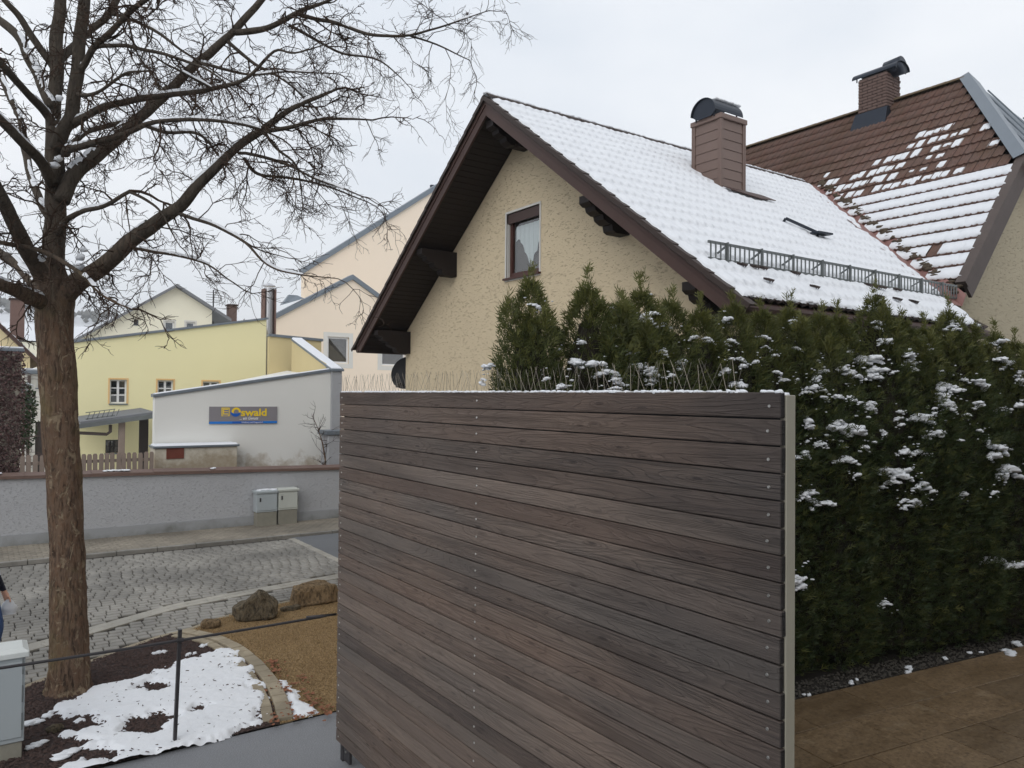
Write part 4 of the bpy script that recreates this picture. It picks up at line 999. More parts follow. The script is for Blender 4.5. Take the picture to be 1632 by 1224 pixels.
# red-brown valley flashing between the two roofs
b = MB(); m2 = MB(); N = 30
vy = np.linspace(UR-.02, 5.75, N)
def vx(y): return VR2-(ZR2-roof1(y))/KS2
rows = []
for i, y in enumerate(vy):
    x = vx(y); z = roof1(y); wl = .55+.05*mnoise.noise(Vector((i*.6,0,0))); wr = .2
    rows += [(x-wl, y, z+.05/CT), (x-wl*.5, y, z+.035), (x, y, z+.03), (x+wr*.6*CF, y, z+.02+KS2*wr*.6*CF+.05), (x+wr*CF, y, z+KS2*wr*CF+.075)]
b.add(rows, [(i*5+k, i*5+k+1, (i+1)*5+k+1, (i+1)*5+k) for i in range(N-1) for k in range(4)]); b.build('valley_flashing', M['copper'], rf2)
for i in range(130):
    y = rng.uniform(5.9, UR-.1); x = vx(y)+.11+rng.uniform(-.05,.05); m2.blob((x, y, roof1(y)+KS2*(x-vx(y))+.06), rng.uniform(.03,.07), rng.uniform(.04,.09), rng.uniform(.02,.05), i, .4, 6, 4)
m2.build('moss', M['moss'], rf2, True, 'stuff')

# ------------------------------------------------------------------ timber privacy screen
FX = 2.90; fu0, fu1 = at(1245, 640, x=FX).y, at(541, 700, x=FX).y; FTOP = 3.53; PIT = .12; NB = 28
sc_ = empty('timber_screen', (FX, (fu0+fu1)/2, 0), 'tall screen of weathered grey-brown horizontal boards topped with bird spikes', 'fence')
FL = fu1-fu0
b = MB(); b.cbox(0, .034, -FL/2, FL/2, -.057, .057, .004); bdm = b.mesh('board', M['wood'])
b = MB(); n = 8
vs = [(0, math.cos(2*math.pi*k/n)*.0085, math.sin(2*math.pi*k/n)*.0085) for k in range(n)]+[(-.0035, math.cos(2*math.pi*k/n)*.0065, math.sin(2*math.pi*k/n)*.0065) for k in range(n)]
b.add(vs, [tuple(reversed(range(n, 2*n)))]+[(k, (k+1)%n, n+(k+1)%n, n+k) for k in range(n)]); scm = b.mesh('screw', M['screw'])
fmid = at(759, 800, x=FX).y
for k in range(NB):
    z = FTOP-.0575-k*PIT
    bo = piece('board', bdm, (FX+rng.uniform(-.0015,.0015), (fu0+fu1)/2+rng.uniform(-.004,.004), z+rng.uniform(-.001,.001)), sc_, (rng.uniform(-.0006,.0006), rng.uniform(-.012,.012), 0))
    for yy in (fu0+.065, fmid, fu1-.06):
        piece('screw', scm, (FX-.0005, yy+rng.uniform(-.006,.006), z+rng.uniform(-.008,.008)), bo)
FBOT = FTOP-NB*PIT
MB().box(FX+.0345, FX+.0365, fu0+.03, fu1-.03, FBOT+.04, FTOP-.03).build('backing_sheet', M['dish'], sc_)  # added dark sheet, makes the gaps between the boards read dark
for yy, mt in ((fu0-.002, 'beigepost'), (fmid-.03, 'darksteel'), (fu1-.09, 'darksteel')):
    MB().cbox(FX+.036, FX+.102, yy, yy+.06, -.05, FTOP-.012, .003).build('post', M[mt], sc_)
b = MB(); b.cbox(FX+.03, FX+.06, fu1-.26, fu1-.12, .02, .2, .004); b.build('bracket_plate', M['darksteel'], sc_)
b = MB(); b.tube([(FX+.02, fu1-.19, .12), (FX+.04, fu1-.19, .12)], .012, 8); b.build('bolt', M['screw'], sc_)
# spike strips, snow-caked
ns = 11; sl = (FL-.25)/ns; rs = random.Random(21)
for i in range(ns):
    y0 = fu0+.24+i*sl
    MB().cbox(FX+.006, FX+.03, y0+.004, y0+sl-.004, FTOP-.002, FTOP+.005, .002).build('spike_base', M['plastic'], sc_)
    b = MB(); y = y0+.02
    while y < y0+sl-.01:
        for s in (-1, 1):
            lean = s*rs.uniform(.18, .5); L = rs.uniform(.14, .175); ac = rs.uniform(-.22, .22)
            if rs.random() < .12: lean *= .2
            b.tube([(FX+.018, y, FTOP+.003), (FX+.018+ac*L, y+lean*L, FTOP+.003+L*.95)], .0011, 4, False)
        y += .055
    b.build('spike_wires', M['wire'], sc_, False, 'stuff')
b = MB(); y = fu0+.02; k = 0
while y < fu1-.02:
    if rs.random() < .88: b.blob((FX+.014+rs.uniform(-.004,.004), y, FTOP+.002), .017, rs.uniform(.014,.03), rs.uniform(.006,.012), k, .3, 7, 5)
    y += .028; k += 1
b.blob((FX+.07, fu0+.03, FTOP-.012), .03, .02, .012, 5, .3, 8, 5)
b.build('snow', SNOW, sc_, True, 'stuff')
rw = MB().cbox(3.125, 3.32, -3, 7.0, -.1, TZ+.02, .01).build('retaining_wall', M['trimwhite']); tag(rw, 'pale low wall standing behind the timber screen', 'wall')

# ------------------------------------------------------------------ added house, out of frame, put in to shade terrace and hedge foot
th_ = empty('added_shade_house', (8, -3, 0), 'unseen rendered house with tiled eaves, added to shade the brown terrace', 'house')
HYW = -1.6
ops_t = [(5.0, 6.8, TZ+.02, 3.1), (9.0, 10.4, 1.9, 3.1), (5.0, 6.2, 4.5, 5.8), (9.0, 10.2, 4.5, 5.8)]
Pt = lambda a, z, d=0: Vector((a, HYW-d, z))
facade(Pt, 1.6, 15, -.1, lambda a: 6.6, [], ops_t, .25).build('front_wall', M['trimwhite'], th_)
MB().box(1.6, 15, -9, HYW-.24, -.1, 6.6).build('body', M['trimwhite'], th_)
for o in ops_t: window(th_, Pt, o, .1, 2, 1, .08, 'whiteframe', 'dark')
b = MB(); b.prism([(1.1, HYW+.9, 6.45), (1.1, -5.3, 9.6), (1.1, -9.9, 6.45), (1.1, -9.9, 6.25), (1.1, -5.3, 9.35), (1.1, HYW+.9, 6.25)], (14.4, 0, 0)); b.build('roof', M['tile_dark'], th_)

# ------------------------------------------------------------------ thuja hedge
def thuja_mesh(seed, H, Rb):
    r = np.random.RandomState(seed); tips = [(0, 0, H, 1.0)]
    for _ in range(r.randint(2, 6)):
        a = r.uniform(0, 6.28); d_ = r.uniform(.12, .32); tips.append((math.cos(a)*d_, math.sin(a)*d_, H*r.uniform(.86, .97), .62))
    P = []; Dn = []; Tn = []
    n = 7500
    cnt = 0
    while cnt < n:
        z = H*(r.rand()**.9); k = r.randint(len(tips)) if (z > H*.6 and r.rand() < .7) else 0
        tx, ty, th, kr = tips[k]
        if z > th: continue
        f = z/th; rad = Rb*(1-.06*f)*min(1, ((1-f)/.30))**.75*(kr if f > .75 else 1)
        if f < .12: rad *= .75+.25*f/.12
        a = r.uniform(0, 2*np.pi); lump = 1+.22*mnoise.noise(Vector((math.cos(a)*1.6+seed, math.sin(a)*1.6, z*2.6)))
        q = (r.rand()**.35); rr = rad*lump*(.45+.6*q)
        w_ = max(0, (f-.4)/.6); P.append((tx*w_+math.cos(a)*rr, ty*w_+math.sin(a)*rr, z)); cnt += 1
        up = .5+1.2*max(0, f-.6)+r.uniform(-.3, .5); Dn.append((math.cos(a)+r.normal(0,.35), math.sin(a)+r.normal(0,.35), up)); Tn.append(min(1, r.rand()**3*.55+max(0, (f-.72)*2.0)*r.uniform(.4,1.2)+(.45 if r.rand() < .05 else 0)+.12*q*r.rand()))
    # feathery leaders
    for tx, ty, th, kr in tips:
        for i in range(26): P.append((tx+r.normal(0,.012), ty+r.normal(0,.012), th-.12+.30*r.rand()*kr)); Dn.append((r.normal(0,.4), r.normal(0,.4), 1.4)); Tn.append(.8)
    P = np.array(P); Dn = np.array(Dn); Dn /= np.linalg.norm(Dn, axis=1)[:,None]; Tn = np.array(Tn); n = len(P)
    side = np.cross(Dn, r.normal(0, 1, (n,3))*.6+np.array([0,0,.4])); side /= np.linalg.norm(side, axis=1)[:,None]+1e-9
    L = r.uniform(.06, .15, n); V = []; F = []; bl = [(0,0,1.0,0),(.2,1,.5,.6),(.25,-1,.5,.6),(.5,1,.38,.55),(.55,-1,.38,.55)]
    Vs = np.zeros((n, len(bl), 4, 3)); nn = np.cross(Dn, side)
    for k, (s0, sg, ln, an) in enumerate(bl):
        base = P+Dn*(L*s0)[:,None]; jit = r.normal(0, .3, n)
        d_ = Dn*np.cos(an)+side*(sg*np.sin(an)) if sg else Dn; d_ = d_+nn*jit[:,None]; s2 = np.cross(d_, nn); wdt = .0050
        Vs[:,k,0] = base; Vs[:,k,1] = base+d_*(L*ln*.45)[:,None]+s2*wdt; Vs[:,k,2] = base+d_*(L*ln)[:,None]; Vs[:,k,3] = base+d_*(L*ln*.45)[:,None]-s2*wdt
    V = Vs.reshape(-1, 3); F = np.arange(len(V)).reshape(-1, 4)
    me = bpy.data.meshes.new('crown'); me.vertices.add(len(V)); me.vertices.foreach_set('co', V.astype(np.float32).ravel())
    me.loops.add(F.size); me.loops.foreach_set('vertex_index', F.ravel().astype(np.int32)); me.polygons.add(len(F)); me.polygons.foreach_set('loop_start', np.arange(0, F.size, 4, dtype=np.int32))
    me.update(calc_edges=True); at_ = me.attributes.new('tint', 'FLOAT', 'POINT'); at_.data.foreach_set('value', np.repeat(Tn, len(bl)*4).astype(np.float32)); me.materials.append(M['thuja'])
    # dark filler core: blocks see-through, stands for the shaded inside
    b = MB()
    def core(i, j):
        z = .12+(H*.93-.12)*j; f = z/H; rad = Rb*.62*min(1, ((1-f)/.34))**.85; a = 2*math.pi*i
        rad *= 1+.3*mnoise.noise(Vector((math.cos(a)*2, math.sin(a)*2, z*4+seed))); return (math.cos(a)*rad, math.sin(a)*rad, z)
    b.grid(14, 26, core); cm = b.mesh('dark_core', M['thujacore'])
    b = MB(); b.tube([(0,0,-.05),(.01,0,.5),(0,.01,H*.8)], [.035,.03,.01], 7); tm = b.mesh('trunk', M['limb'])
    return me, cm, tm, tips
TH_H = (3.45, 3.45, 3.6, 3.4); variants = [thuja_mesh(31+i*7, h, .46) for i, h in enumerate(TH_H)]
hed = []
def hedge_u(x): return 4.80 if x < 6.2 else 4.80-.20*(x-6.2)
x = 3.52; i = 0; rs = random.Random(8)
tops = {0: (3.42, .92)}
while x < 11.3:
    hed.append((x+(.12 if 0 < i < 3 else 0), hedge_u(x)+rs.uniform(-.06,.06), rs.randrange(4), rs.uniform(.97, 1.06)-max(0, min(.035, (x-5)*.015)))); x += rs.uniform(.33, .43); i += 1
hed[0] = (3.52, 4.82, 0, 1.0)
for k_h in range(1, 6): hed[k_h] = (*hed[k_h][:3], hed[k_h][3]*.955)
def t_rad(h, z):
    H = TH_H[h[2]]*h[3]; f = (z-TZ)/H
    if f < 0 or f > 1: return 0
    return .46*h[3]*(1-.06*f)*min(1, ((1-f)/.30))**.75
def hit_hedge(px, py):
    d = ray(px, py); s = 3.2
    while s < 12:
        p = CAM+d*s
        for k, h in enumerate(hed):
            if math.hypot(p.x-h[0], p.y-h[1]) < t_rad(h, p.z)*.98: return p, k
        s += .02
    return None, None
snow_sp = {}
spots = [(807,496,16),(850,487,10),(905,598,17),(957,596,16),(893,613,11),(980,612,11),(1030,508,14),(1045,518,12),(1057,525,8),(985,497,8),(1110,470,9),(1107,487,12),(1118,497,10),(1113,505,16),(1140,487,9),(1095,530,14),(1013,584,14),(1027,592,12),(1037,605,8),(1166,608,22),(1150,575,12),(1160,545,10),(900,560,8),(930,550,9),(1090,540,10),(1125,545,8),(1050,560,8),
 (1185,492,10),(1230,505,9),(1262,512,8),(1290,540,9),(1300,565,8),(1350,530,14),(1372,560,13),(1385,575,14),(1400,590,12),(1340,588,12),(1310,590,14),(1295,595,10),(1360,605,12),(1395,600,10),(1440,572,16),(1450,580,10),(1420,590,8),(1240,600,8),(1260,605,6),(1285,620,10),(1303,628,8),(1480,560,10),(1550,550,9),(1582,548,9),(1600,575,12),(1560,607,14),(1530,600,9),(1495,633,18),(1510,640,12),(1555,640,10),(1540,668,8),
 (1278,672,12),(1320,690,18),(1345,682,20),(1362,690,18),(1335,700,16),(1300,705,8),(1370,705,9),(1440,715,14),(1470,685,20),(1480,690,14),(1515,620,9),(1430,660,8),(1580,720,18),(1600,735,20),(1592,760,8),(1612,745,12),(1290,790,16),(1275,788,9),(1420,760,14),(1435,755,14),(1460,770,12),(1470,800,10),(1450,790,8),(1355,757,8),(1440,800,8),(1476,782,9),(1272,910,14),(1270,925,12),(1605,905,18),(1625,640,12),(1618,600,10),(1412,962,7),(1560,690,7),(1400,690,7),(1350,640,7),(1410,545,10),(1400,520,7),(1455,530,8),(1520,520,7),(1565,530,8),(1610,520,9),(1215,540,8),(1225,560,7),(1200,575,8),(1180,580,9),(1075,570,10),(1085,585,9),(1060,600,8),(1000,560,7),(870,600,8),(790,590,9),(775,600,8),(780,612,7),(1500,480,6),(1360,470,6)]
rs = random.Random(77)
spots += [(rs.uniform(960, 1630), rs.uniform(490, 800), rs.uniform(4, 11)) for _ in range(38)]
for px, py, sz in spots:
    p, k = hit_hedge(px, py)
    if p is None: continue
    m_ = (p-CAM).dot(_f)/FPX; R_ = sz*m_*1.35; b = snow_sp.setdefault(k, MB())
    out = Vector((p.x-hed[k][0], p.y-hed[k][1], 0)).normalized(); p = p+out*.06; tg = Vector((-out.y, out.x, 0))
    # snow lying along bent sprays: short sagging ridges of overlapping lumps
    for br in range(rs.randint(1, 3)):
        tl_ = rs.uniform(-.7, .7); c0_ = p+tg*rs.gauss(0, .45)*R_+Vector((0, 0, rs.gauss(0, .4)*R_)); hl = R_*rs.uniform(.45, .95); m_n = rs.randint(5, 8)
        for q in range(m_n):
            t_ = -1+2*q/(m_n-1); r_ = R_*rs.uniform(.17, .32)*(1.2-.6*abs(t_))
            e = c0_+tg*t_*hl+out*(rs.uniform(-.25,.1)*R_-.12*R_*t_*t_)+Vector((0,0,t_*tl_*hl*.6-.35*hl*t_*t_+rs.uniform(-.06,.06)*R_))
            b.blob(e, r_*1.35, r_*1.25, r_*rs.uniform(.55,.8), rs.random()*50, .40, 11, 8)
    for q in range(5):
        e = p+tg*rs.gauss(0,1.0)*R_+out*rs.uniform(-.35,.1)*R_+Vector((0,0,rs.gauss(0,.7)*R_)); r_ = R_*rs.uniform(.05,.14); b.blob(e, r_*1.6, r_*1.3, r_*.6, rs.random()*50, .5, 7, 5)
ORDN = 'first second third fourth fifth sixth seventh eighth ninth tenth eleventh twelfth thirteenth fourteenth fifteenth sixteenth seventeenth eighteenth nineteenth twentieth twenty-first twenty-second twenty-third twenty-fourth'.split()
for k, (x, y, v, s) in enumerate(hed):
    me, cm, tm, tips = variants[v]
    lab = 'free-standing pointed thuja at the hedge end below the gable window' if k == 0 else f'dense green thuja {"with" if k in snow_sp else "without"} snow clumps, {ORDN[k-1]} in the hedge after the free-standing pointed one'
    o = empty('thuja', (x, y, TZ), lab, 'hedge tree', 'thujas of the hedge')
    rz = rs.uniform(0, 6.28)
    kx_ = s*(.80 if k == 0 else 1)
    for nm, mm in (('crown', me), ('dark_core', cm), ('trunk', tm)): piece(nm, mm, (x, y, TZ), o, (0, 0, rz), (kx_, kx_, s))
    if k in snow_sp: snow_sp[k].build('snow', SNOW, o, True, 'stuff')

# ------------------------------------------------------------------ buildings across the street
# white garage with sign
GY = 23.0; g_ = empty('white_garage', (4, GY, 0), 'low white rendered building with a sloping top edge and a shop sign', 'building')
gl, gr_ = at(246, 690, y=GY), at(527, 690, y=GY); gtl, gtr = at(247, 633, y=GY).z, at(527, 592, y=GY).z
gtop = lambda x: gtl+(gtr-gtl)*(x-gl.x)/(gr_.x-gl.x)
facade(wy(GY), gl.x, gr_.x, -.1, gtop, [], [], .3).build('front_wall', M['white_r'], g_)
MB().hexa([(gl.x,GY+.29,-.1),(gr_.x,GY+.29,-.1),(gr_.x,GY+4.2,-.1),(gl.x*1.2+.2,GY+4.2,-.1),(gl.x,GY+.29,gtl-.12),(gr_.x,GY+.29,gtr-.12),(gr_.x,GY+4.2,gtr+.12),(gl.x*1.2+.2,GY+4.2,gtl+.05)]).build('body', M['white_r'], g_)
b = MB(); b.hexa([(gl.x-.05,GY-.05,gtl),(gr_.x+.0,GY-.05,gtr),(gr_.x,GY+.32,gtr),(gl.x-.05,GY+.32,gtl),(gl.x-.05,GY-.05,gtl+.07),(gr_.x,GY-.05,gtr+.07),(gr_.x,GY+.32,gtr+.09),(gl.x-.05,GY+.32,gtl+.09)]); b.build('parapet_cap', M['zinc'], g_)
b = MB(); b.hexa([(gl.x,GY+.0,gtl+.085),(gr_.x,GY+.0,gtr+.085),(gr_.x,GY+.28,gtr+.085),(gl.x,GY+.28,gtl+.085),(gl.x,GY+.02,gtl+.11),(gr_.x,GY+.02,gtr+.11),(gr_.x,GY+.27,gtr+.11),(gl.x,GY+.27,gtl+.11)]); b.build('snow', SNOW, g_, False, 'stuff')
# its right-hand fire wall with a raking, snow-capped top
rx0, rx1 = gr_.x-.02, gr_.x+.3; fz0 = at(532, 592, y=GY).z; 
yb = 26.6; fz1 = at(505, 545, y=yb).z
b = MB(); b.hexa([(rx0,GY-.12,-.1),(rx1,GY-.12,-.1),(rx1,yb,-.1),(rx0,yb,-.1),(rx0,GY-.12,fz0),(rx1,GY-.12,fz0),(rx1,yb,fz1),(rx0,yb,fz1)]); b.build('fire_wall', M['greywall'], g_)
b = MB(); b.hexa([(rx0-.05,GY-.17,fz0+.005),(rx1+.05,GY-.17,fz0+.005),(rx1+.05,yb,fz1+.005),(rx0-.05,yb,fz1+.005),(rx0-.05,GY-.17,fz0+.07),(rx1+.05,GY-.17,fz0+.07),(rx1+.05,yb,fz1+.07),(rx0-.05,yb,fz1+.07)]); b.build('parapet_cap', M['zinc'], g_)
b = MB(); b.hexa([(rx0-.03,GY-.1,fz0+.07),(rx1+.02,GY-.1,fz0+.07),(rx1+.02,yb,fz1+.07),(rx0-.03,yb,fz1+.07),(rx0-.0,GY-.08,fz0+.12),(rx1+.0,GY-.08,fz0+.12),(rx1+.0,yb,fz1+.12),(rx0-.0,yb,fz1+.12)]); b.build('snow', SNOW, g_, False, 'stuff')
b = MB(); b.hexa([(rx0-.03,GY+.35,gtr-.3),(rx0-.003,GY+.35,gtr-.3),(rx0-.003,yb,gtr-.3),(rx0-.03,yb,gtr-.3),(rx0-.03,GY+.35,fz0+.25),(rx0-.003,GY+.35,fz0+.25),(rx0-.003,yb,fz1-.02),(rx0-.03,yb,fz1-.02)]); b.build('inner_render', M['tan'], g_)
# tan rear wall between garage and yellow house
ty = 27.2; ta, tb = at(429, 560, y=ty), at(512, 560, y=ty); tza, tzb = at(430, 536, y=ty).z, at(512, 544, y=ty).z
b = MB(); b.hexa([(ta.x,ty,-.1),(tb.x,ty,-.1),(tb.x,ty+.3,-.1),(ta.x+.03,ty+.3,-.1),(ta.x,ty,tza),(tb.x,ty,tzb),(tb.x,ty+.3,tzb),(ta.x+.03,ty+.3,tza)]); tw_ = b.build('rear_wall', M['tan'], g_)
b = MB(); b.hexa([(ta.x-.03,ty-.06,tza),(tb.x+.05,ty-.06,tzb),(tb.x+.05,ty+.36,tzb),(ta.x+.0,ty+.36,tza),(ta.x-.03,ty-.06,tza+.09),(tb.x+.05,ty-.06,tzb+.09),(tb.x+.05,ty+.36,tzb+.09),(ta.x+.0,ty+.36,tza+.09)]); b.build('parapet_cap', M['zinc'], g_)
# small outbuilding in front with rusty hatch
ly = 22.35; la, lb = at(246, 730, y=ly), at(378, 730, y=ly); lz = at(310, 713, y=ly).z
lo = empty('low_annex', ((la.x+lb.x)/2, ly, 0), 'low stained rendered wall block with rusty metal hatch before the white building', 'annex')
MB().cbox(la.x, lb.x, ly, GY-.003, -.1, lz, .01).build('wall', M['lowwall'], lo)
MB().cbox(la.x-.04, lb.x+.05, ly-.06, GY-.004, lz, lz+.06, .008).build('cap', M['zinc'], lo)
b = MB(); b.hexa([(la.x,ly-.04,lz+.06),(lb.x,ly-.04,lz+.06),(lb.x,GY-.06,lz+.06),(la.x,GY-.06,lz+.06),(la.x+.02,ly,lz+.1),(lb.x-.02,ly,lz+.1),(lb.x-.02,GY-.08,lz+.1),(la.x+.02,GY-.08,lz+.1)]); b.build('snow', SNOW, lo, False, 'stuff')
q = rect_y(267, 716, 291, 731, ly); b = MB(); Pbox(b, wy(ly), *q, -.02, .01); hx = b.build('hatch', M['rust'], lo)
b = MB(); Pbox(b, wy(ly), q[0]-.03, q[1]+.03, q[3], q[3]+.03, -.03, .01); Pbox(b, wy(ly), q[0]-.03, q[0], q[2], q[3], -.03, .01); Pbox(b, wy(ly), q[1], q[1]+.03, q[2], q[3], -.03, .01); b.build('hatch_frame', M['rust'], hx)
# shop sign
q = rect_y(333, 648, 441, 675, GY); W_, H_ = q[1]-q[0], q[3]-q[2]
sg0 = empty('shop_sign', (q[0], GY, q[2]), 'grey shop sign with yellow lettering and blue stripe on white wall', 'sign')
def emit(name, c, rough=.45): return m_plain(name, c, rough, var=.03, bump=.02)
SG, SB, SB2, SY, SW = emit('sign_grey', rgb(134, 130, 134)), emit('sign_blue', rgb(40, 120, 205)), emit('sign_deep_blue', rgb(24, 92, 180)), emit('sign_yellow', rgb(240, 205, 50)), emit('sign_white', rgb(236, 236, 236))
Ps = lambda a, z, d=0: Vector((q[0]+a*W_, GY-.04+d, q[2]+z*H_))
def srect(nm, m, a0, a1, z0, z1, d): b = MB(); Pbox(b, Ps, a0, a1, z0, z1, d, d+.002 if d < 0 else .04); return b.build(nm, m, sg0)
srect('panel', SG, 0, 1, 0, 1, 0); srect('stripe', SB, 0, 1, 0, .135, -.003); srect('stripe_block', SB2, .33, .79, .004, .131, -.006)
srect('logo_frame', SY, .172, .288, .44, .94, -.003); srect('logo_field', SB2, .186, .274, .53, .88, -.006)
for z0, z1 in ((.55,.61), (.67,.73), (.79,.86)): srect('logo_bar', SY, .205, .268, z0, z1, -.009)
srect('logo_bar', SY, .19, .206, .55, .86, -.009)
srect('logo_text', SB2, .19, .27, .465, .495, -.006)
def ring(nm, m, a_0, a_1, r0, r1, cx, cz, d, sq=1.0):
    b = MB(); n = 26; vs = []
    for k in range(n+1):
        a = R(a_0+(a_1-a_0)*k/n); f = max(0, math.sin(math.pi*k/n)); w0 = r1-(r1-r0)*(1 if sq == 1.0 else f**.6)
        for rr in (w0, r1):
            for dd in (d, d+.002): vs.append(Vector((q[0]+(cx*W_)+math.cos(a)*rr*H_, GY-.04+dd, q[2]+cz*H_+math.sin(a)*rr*H_)))
    b.add(vs, [(4*k, 4*k+4, 4*k+6, 4*k+2) for k in range(n)]+[(4*k+2, 4*k+6, 4*k+7, 4*k+3) for k in range(n)]+[(4*k, 4*k+1, 4*k+5, 4*k+4) for k in range(n)]); return b.build(nm, m, sg0)
ring('letter_o', SY, -20, 215, .15, .265, .385, .68, -.004); ring('letter_o_swoosh', SB2, 180, 355, .10, .29, .375, .70, -.007, .5)
def text(nm, s, m, a0, a1, z0, zh, d, shear=0, bold=.0):
    cu = bpy.data.curves.new(nm, 'FONT'); cu.body = s; cu.size = 1; cu.shear = shear; cu.offset = bold; cu.extrude = .002; cu.resolution_u = 3
    tmp = bpy.data.objects.new('tmp', cu); COL.objects.link(tmp); bpy.context.view_layer.update()
    me = bpy.data.meshes.new_from_object(tmp.evaluated_get(bpy.context.evaluated_depsgraph_get())); bpy.data.objects.remove(tmp)
    co = np.zeros(len(me.vertices)*3); me.vertices.foreach_get('co', co); co = co.reshape(-1, 3)
    w_ = co[:,0].max()-co[:,0].min(); sx = (a1-a0)*W_/w_; sz = zh*H_
    out = np.stack([(co[:,0]-co[:,0].min())*sx+a0*W_, np.full(len(co), -.04+d)-np.sign(co[:,2])*.001, co[:,1]*sz+z0*H_], 1)
    me.vertices.foreach_set('co', out.astype(np.float32).ravel()); me.materials.clear(); me.materials.append(m); me.update()
    o = link(bpy.data.objects.new(nm, me)); o.parent = sg0; o.location = (0, 0, 0); ORG[o.name] = org(sg0); return o
text('lettering', 'swald', SY, .455, .838, .455, .60, -.004, 0, .028)
text('lettering', '... ein Genuss', SW, .435, .712, .235, .24, -.004, .35, .015)
text('lettering', 'Waldberg und Deggendorf', SW, .462, .782, .03, .125, -.008, 0, .0)
# bare shrub in front of the white wall
def shrub(name, base, hgt, spread, n, label, seed):
    r = random.Random(seed); o = empty(name, base, label, 'shrub'); B_ = Vector(base)
    b = MB(); b2 = MB(); st = [B_+Vector((0,0,0)), B_+Vector((.03,0,hgt*.2)), B_+Vector((-.08,-.03,hgt*.5)), B_+Vector((-.22,0,hgt*.75)), B_+Vector((-.42,0,hgt))]
    b.tube(st, [.03,.026,.02,.012,.004], 6); b.build('stem', M['limb'], o)
    for i in range(n):
        t = r.uniform(.12, .95); k = t*(len(st)-1); p = st[int(k)].lerp(st[min(int(k)+1, len(st)-1)], k-int(k))
        d = Vector((r.uniform(-1,1), r.uniform(-.6,.3), r.uniform(-.1,.9))).normalized(); L = spread*r.uniform(.4,1)*(1.1-t*.6); pts = [p]
        for j in range(5): d = (d+Vector((r.gauss(0,.2), r.gauss(0,.15), r.gauss(.03,.16)))).normalized(); pts.append(pts[-1]+d*L/5)
        b2.tube(pts, [.009,.008,.006,.005,.004,.003], 4)
        for j in range(2):
            q0 = pts[r.randint(2,4)]; d2 = (d+Vector((r.gauss(0,.7), r.gauss(0,.4), r.gauss(0,.6)))).normalized(); b2.tube([q0, q0+d2*L*.2, q0+d2*L*.36+Vector((0,0,.03))], [.005,.004,.002], 3)
    b2.build('twigs', M['twig'], o, False, 'stuff'); return o
p = at(517, 745, y=22.1); shrub('bare_shrub', (p.x, 22.1, 1.2), 1.75, 1.0, 26, 'leafless thin shrub growing against the white building right of its sign', 3)
# base of that shrub stands in the raised bed behind the boundary wall
tag(MB().box(-3, 14, WALL_Y+.24, GY-.004, -.05, 1.25).build('raised_yard', M['soil']), kind='structure')
# little wall stub right of the shrub
p0, p1 = at(517, 720, y=21.9), at(560, 720, y=21.9)
st = empty('gate_pillar', (p0.x+.3, 21.9, 1.2), 'short grey pillar with slab cap beside the bare shrub', 'pillar')
MB().cbox(p0.x+.12, p1.x, 21.9, 22.5, 1.2, at(530, 693, y=21.9).z, .01).build('pillar_body', M['greywall'], st)
MB().cbox(p0.x+.02, p1.x+.05, 21.84, 22.55, at(530, 693, y=21.9).z, at(530, 686, y=21.9).z, .01).build('cap', M['zinc'], st)
# yellow house
YY = 30.0; yh = empty('yellow_house', (6, YY, 0), 'pale yellow rendered house with single-pitch top and three small six-pane windows', 'house')
ya, yb_ = at(106, 600, y=YY), at(424, 560, y=YY); zA, zB = at(106, 548, y=YY).z, at(424, 509, y=YY).z
ops = [rect_y(175, 605, 202, 643, YY), rect_y(251, 606, 276, 643, YY), rect_y(323, 608, 349, 645, YY)]
ops2 = [rect_y(168, 701, 190, 722, YY)]
facade(wy(YY), ya.x, yb_.x, -.1, lambda a: zA+(zB-zA)*(a-ya.x)/(yb_.x-ya.x), [], ops+ops2, .25).build('front_wall', M['yellow'], yh)
b = MB(); b.hexa([(ya.x,YY+.24,-.1),(yb_.x,YY+.24,-.1),(yb_.x,YY+7,-.1),(ya.x,YY+7,-.1),(ya.x,YY+.24,zA),(yb_.x,YY+.24,zB),(yb_.x,YY+7,zB-1.6),(ya.x,YY+7,zA-1.6)]); b.build('body', M['tan'], yh)
b = MB(); b.hexa([(ya.x-.1,YY-.08,zA),(yb_.x+.05,YY-.08,zB),(yb_.x+.05,YY+.3,zB),(ya.x-.1,YY+.3,zA),(ya.x-.1,YY-.08,zA+.08),(yb_.x+.05,YY-.08,zB+.08),(yb_.x+.05,YY+.3,zB+.08),(ya.x-.1,YY+.3,zA+.08)]); b.build('roof_edge', M['zinc'], yh)
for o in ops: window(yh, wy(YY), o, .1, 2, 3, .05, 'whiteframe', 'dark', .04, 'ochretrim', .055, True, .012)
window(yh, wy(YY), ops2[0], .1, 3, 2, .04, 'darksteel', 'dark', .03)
# lean-to in front of it
e0, e1 = at(128, 672, y=27.4), at(246, 656, y=27.4); lt = empty('lean_to', ((e0.x+e1.x)/2, 27.4, 0), 'grey lean-to roof on a post in front of the yellow house', 'shed')
b = MB(); b.hexa([(e0.x,27.3,e0.z-.12),(e1.x,27.3,e1.z-.12),(e1.x,YY-.01,e1.z-.04),(e0.x,YY-.01,e0.z-.04),(e0.x,27.3,e0.z),(e1.x,27.3,e1.z),(e1.x,YY-.01,e1.z+.08),(e0.x,YY-.01,e0.z+.08)]); b.build('roof', M['roofgrey'], lt)
b = MB(); b.bar((e0.x-.05,27.26,e0.z-.14), (e1.x,27.26,e1.z-.14), .05, .14); b.build('fascia', M['galv'], lt)
pp = at(194, 700, y=27.5); MB().cbox(pp.x-.09, pp.x+.09, 27.45, 27.63, -.05, pp.z+.62, .01).build('post', M['greyfence'], lt)
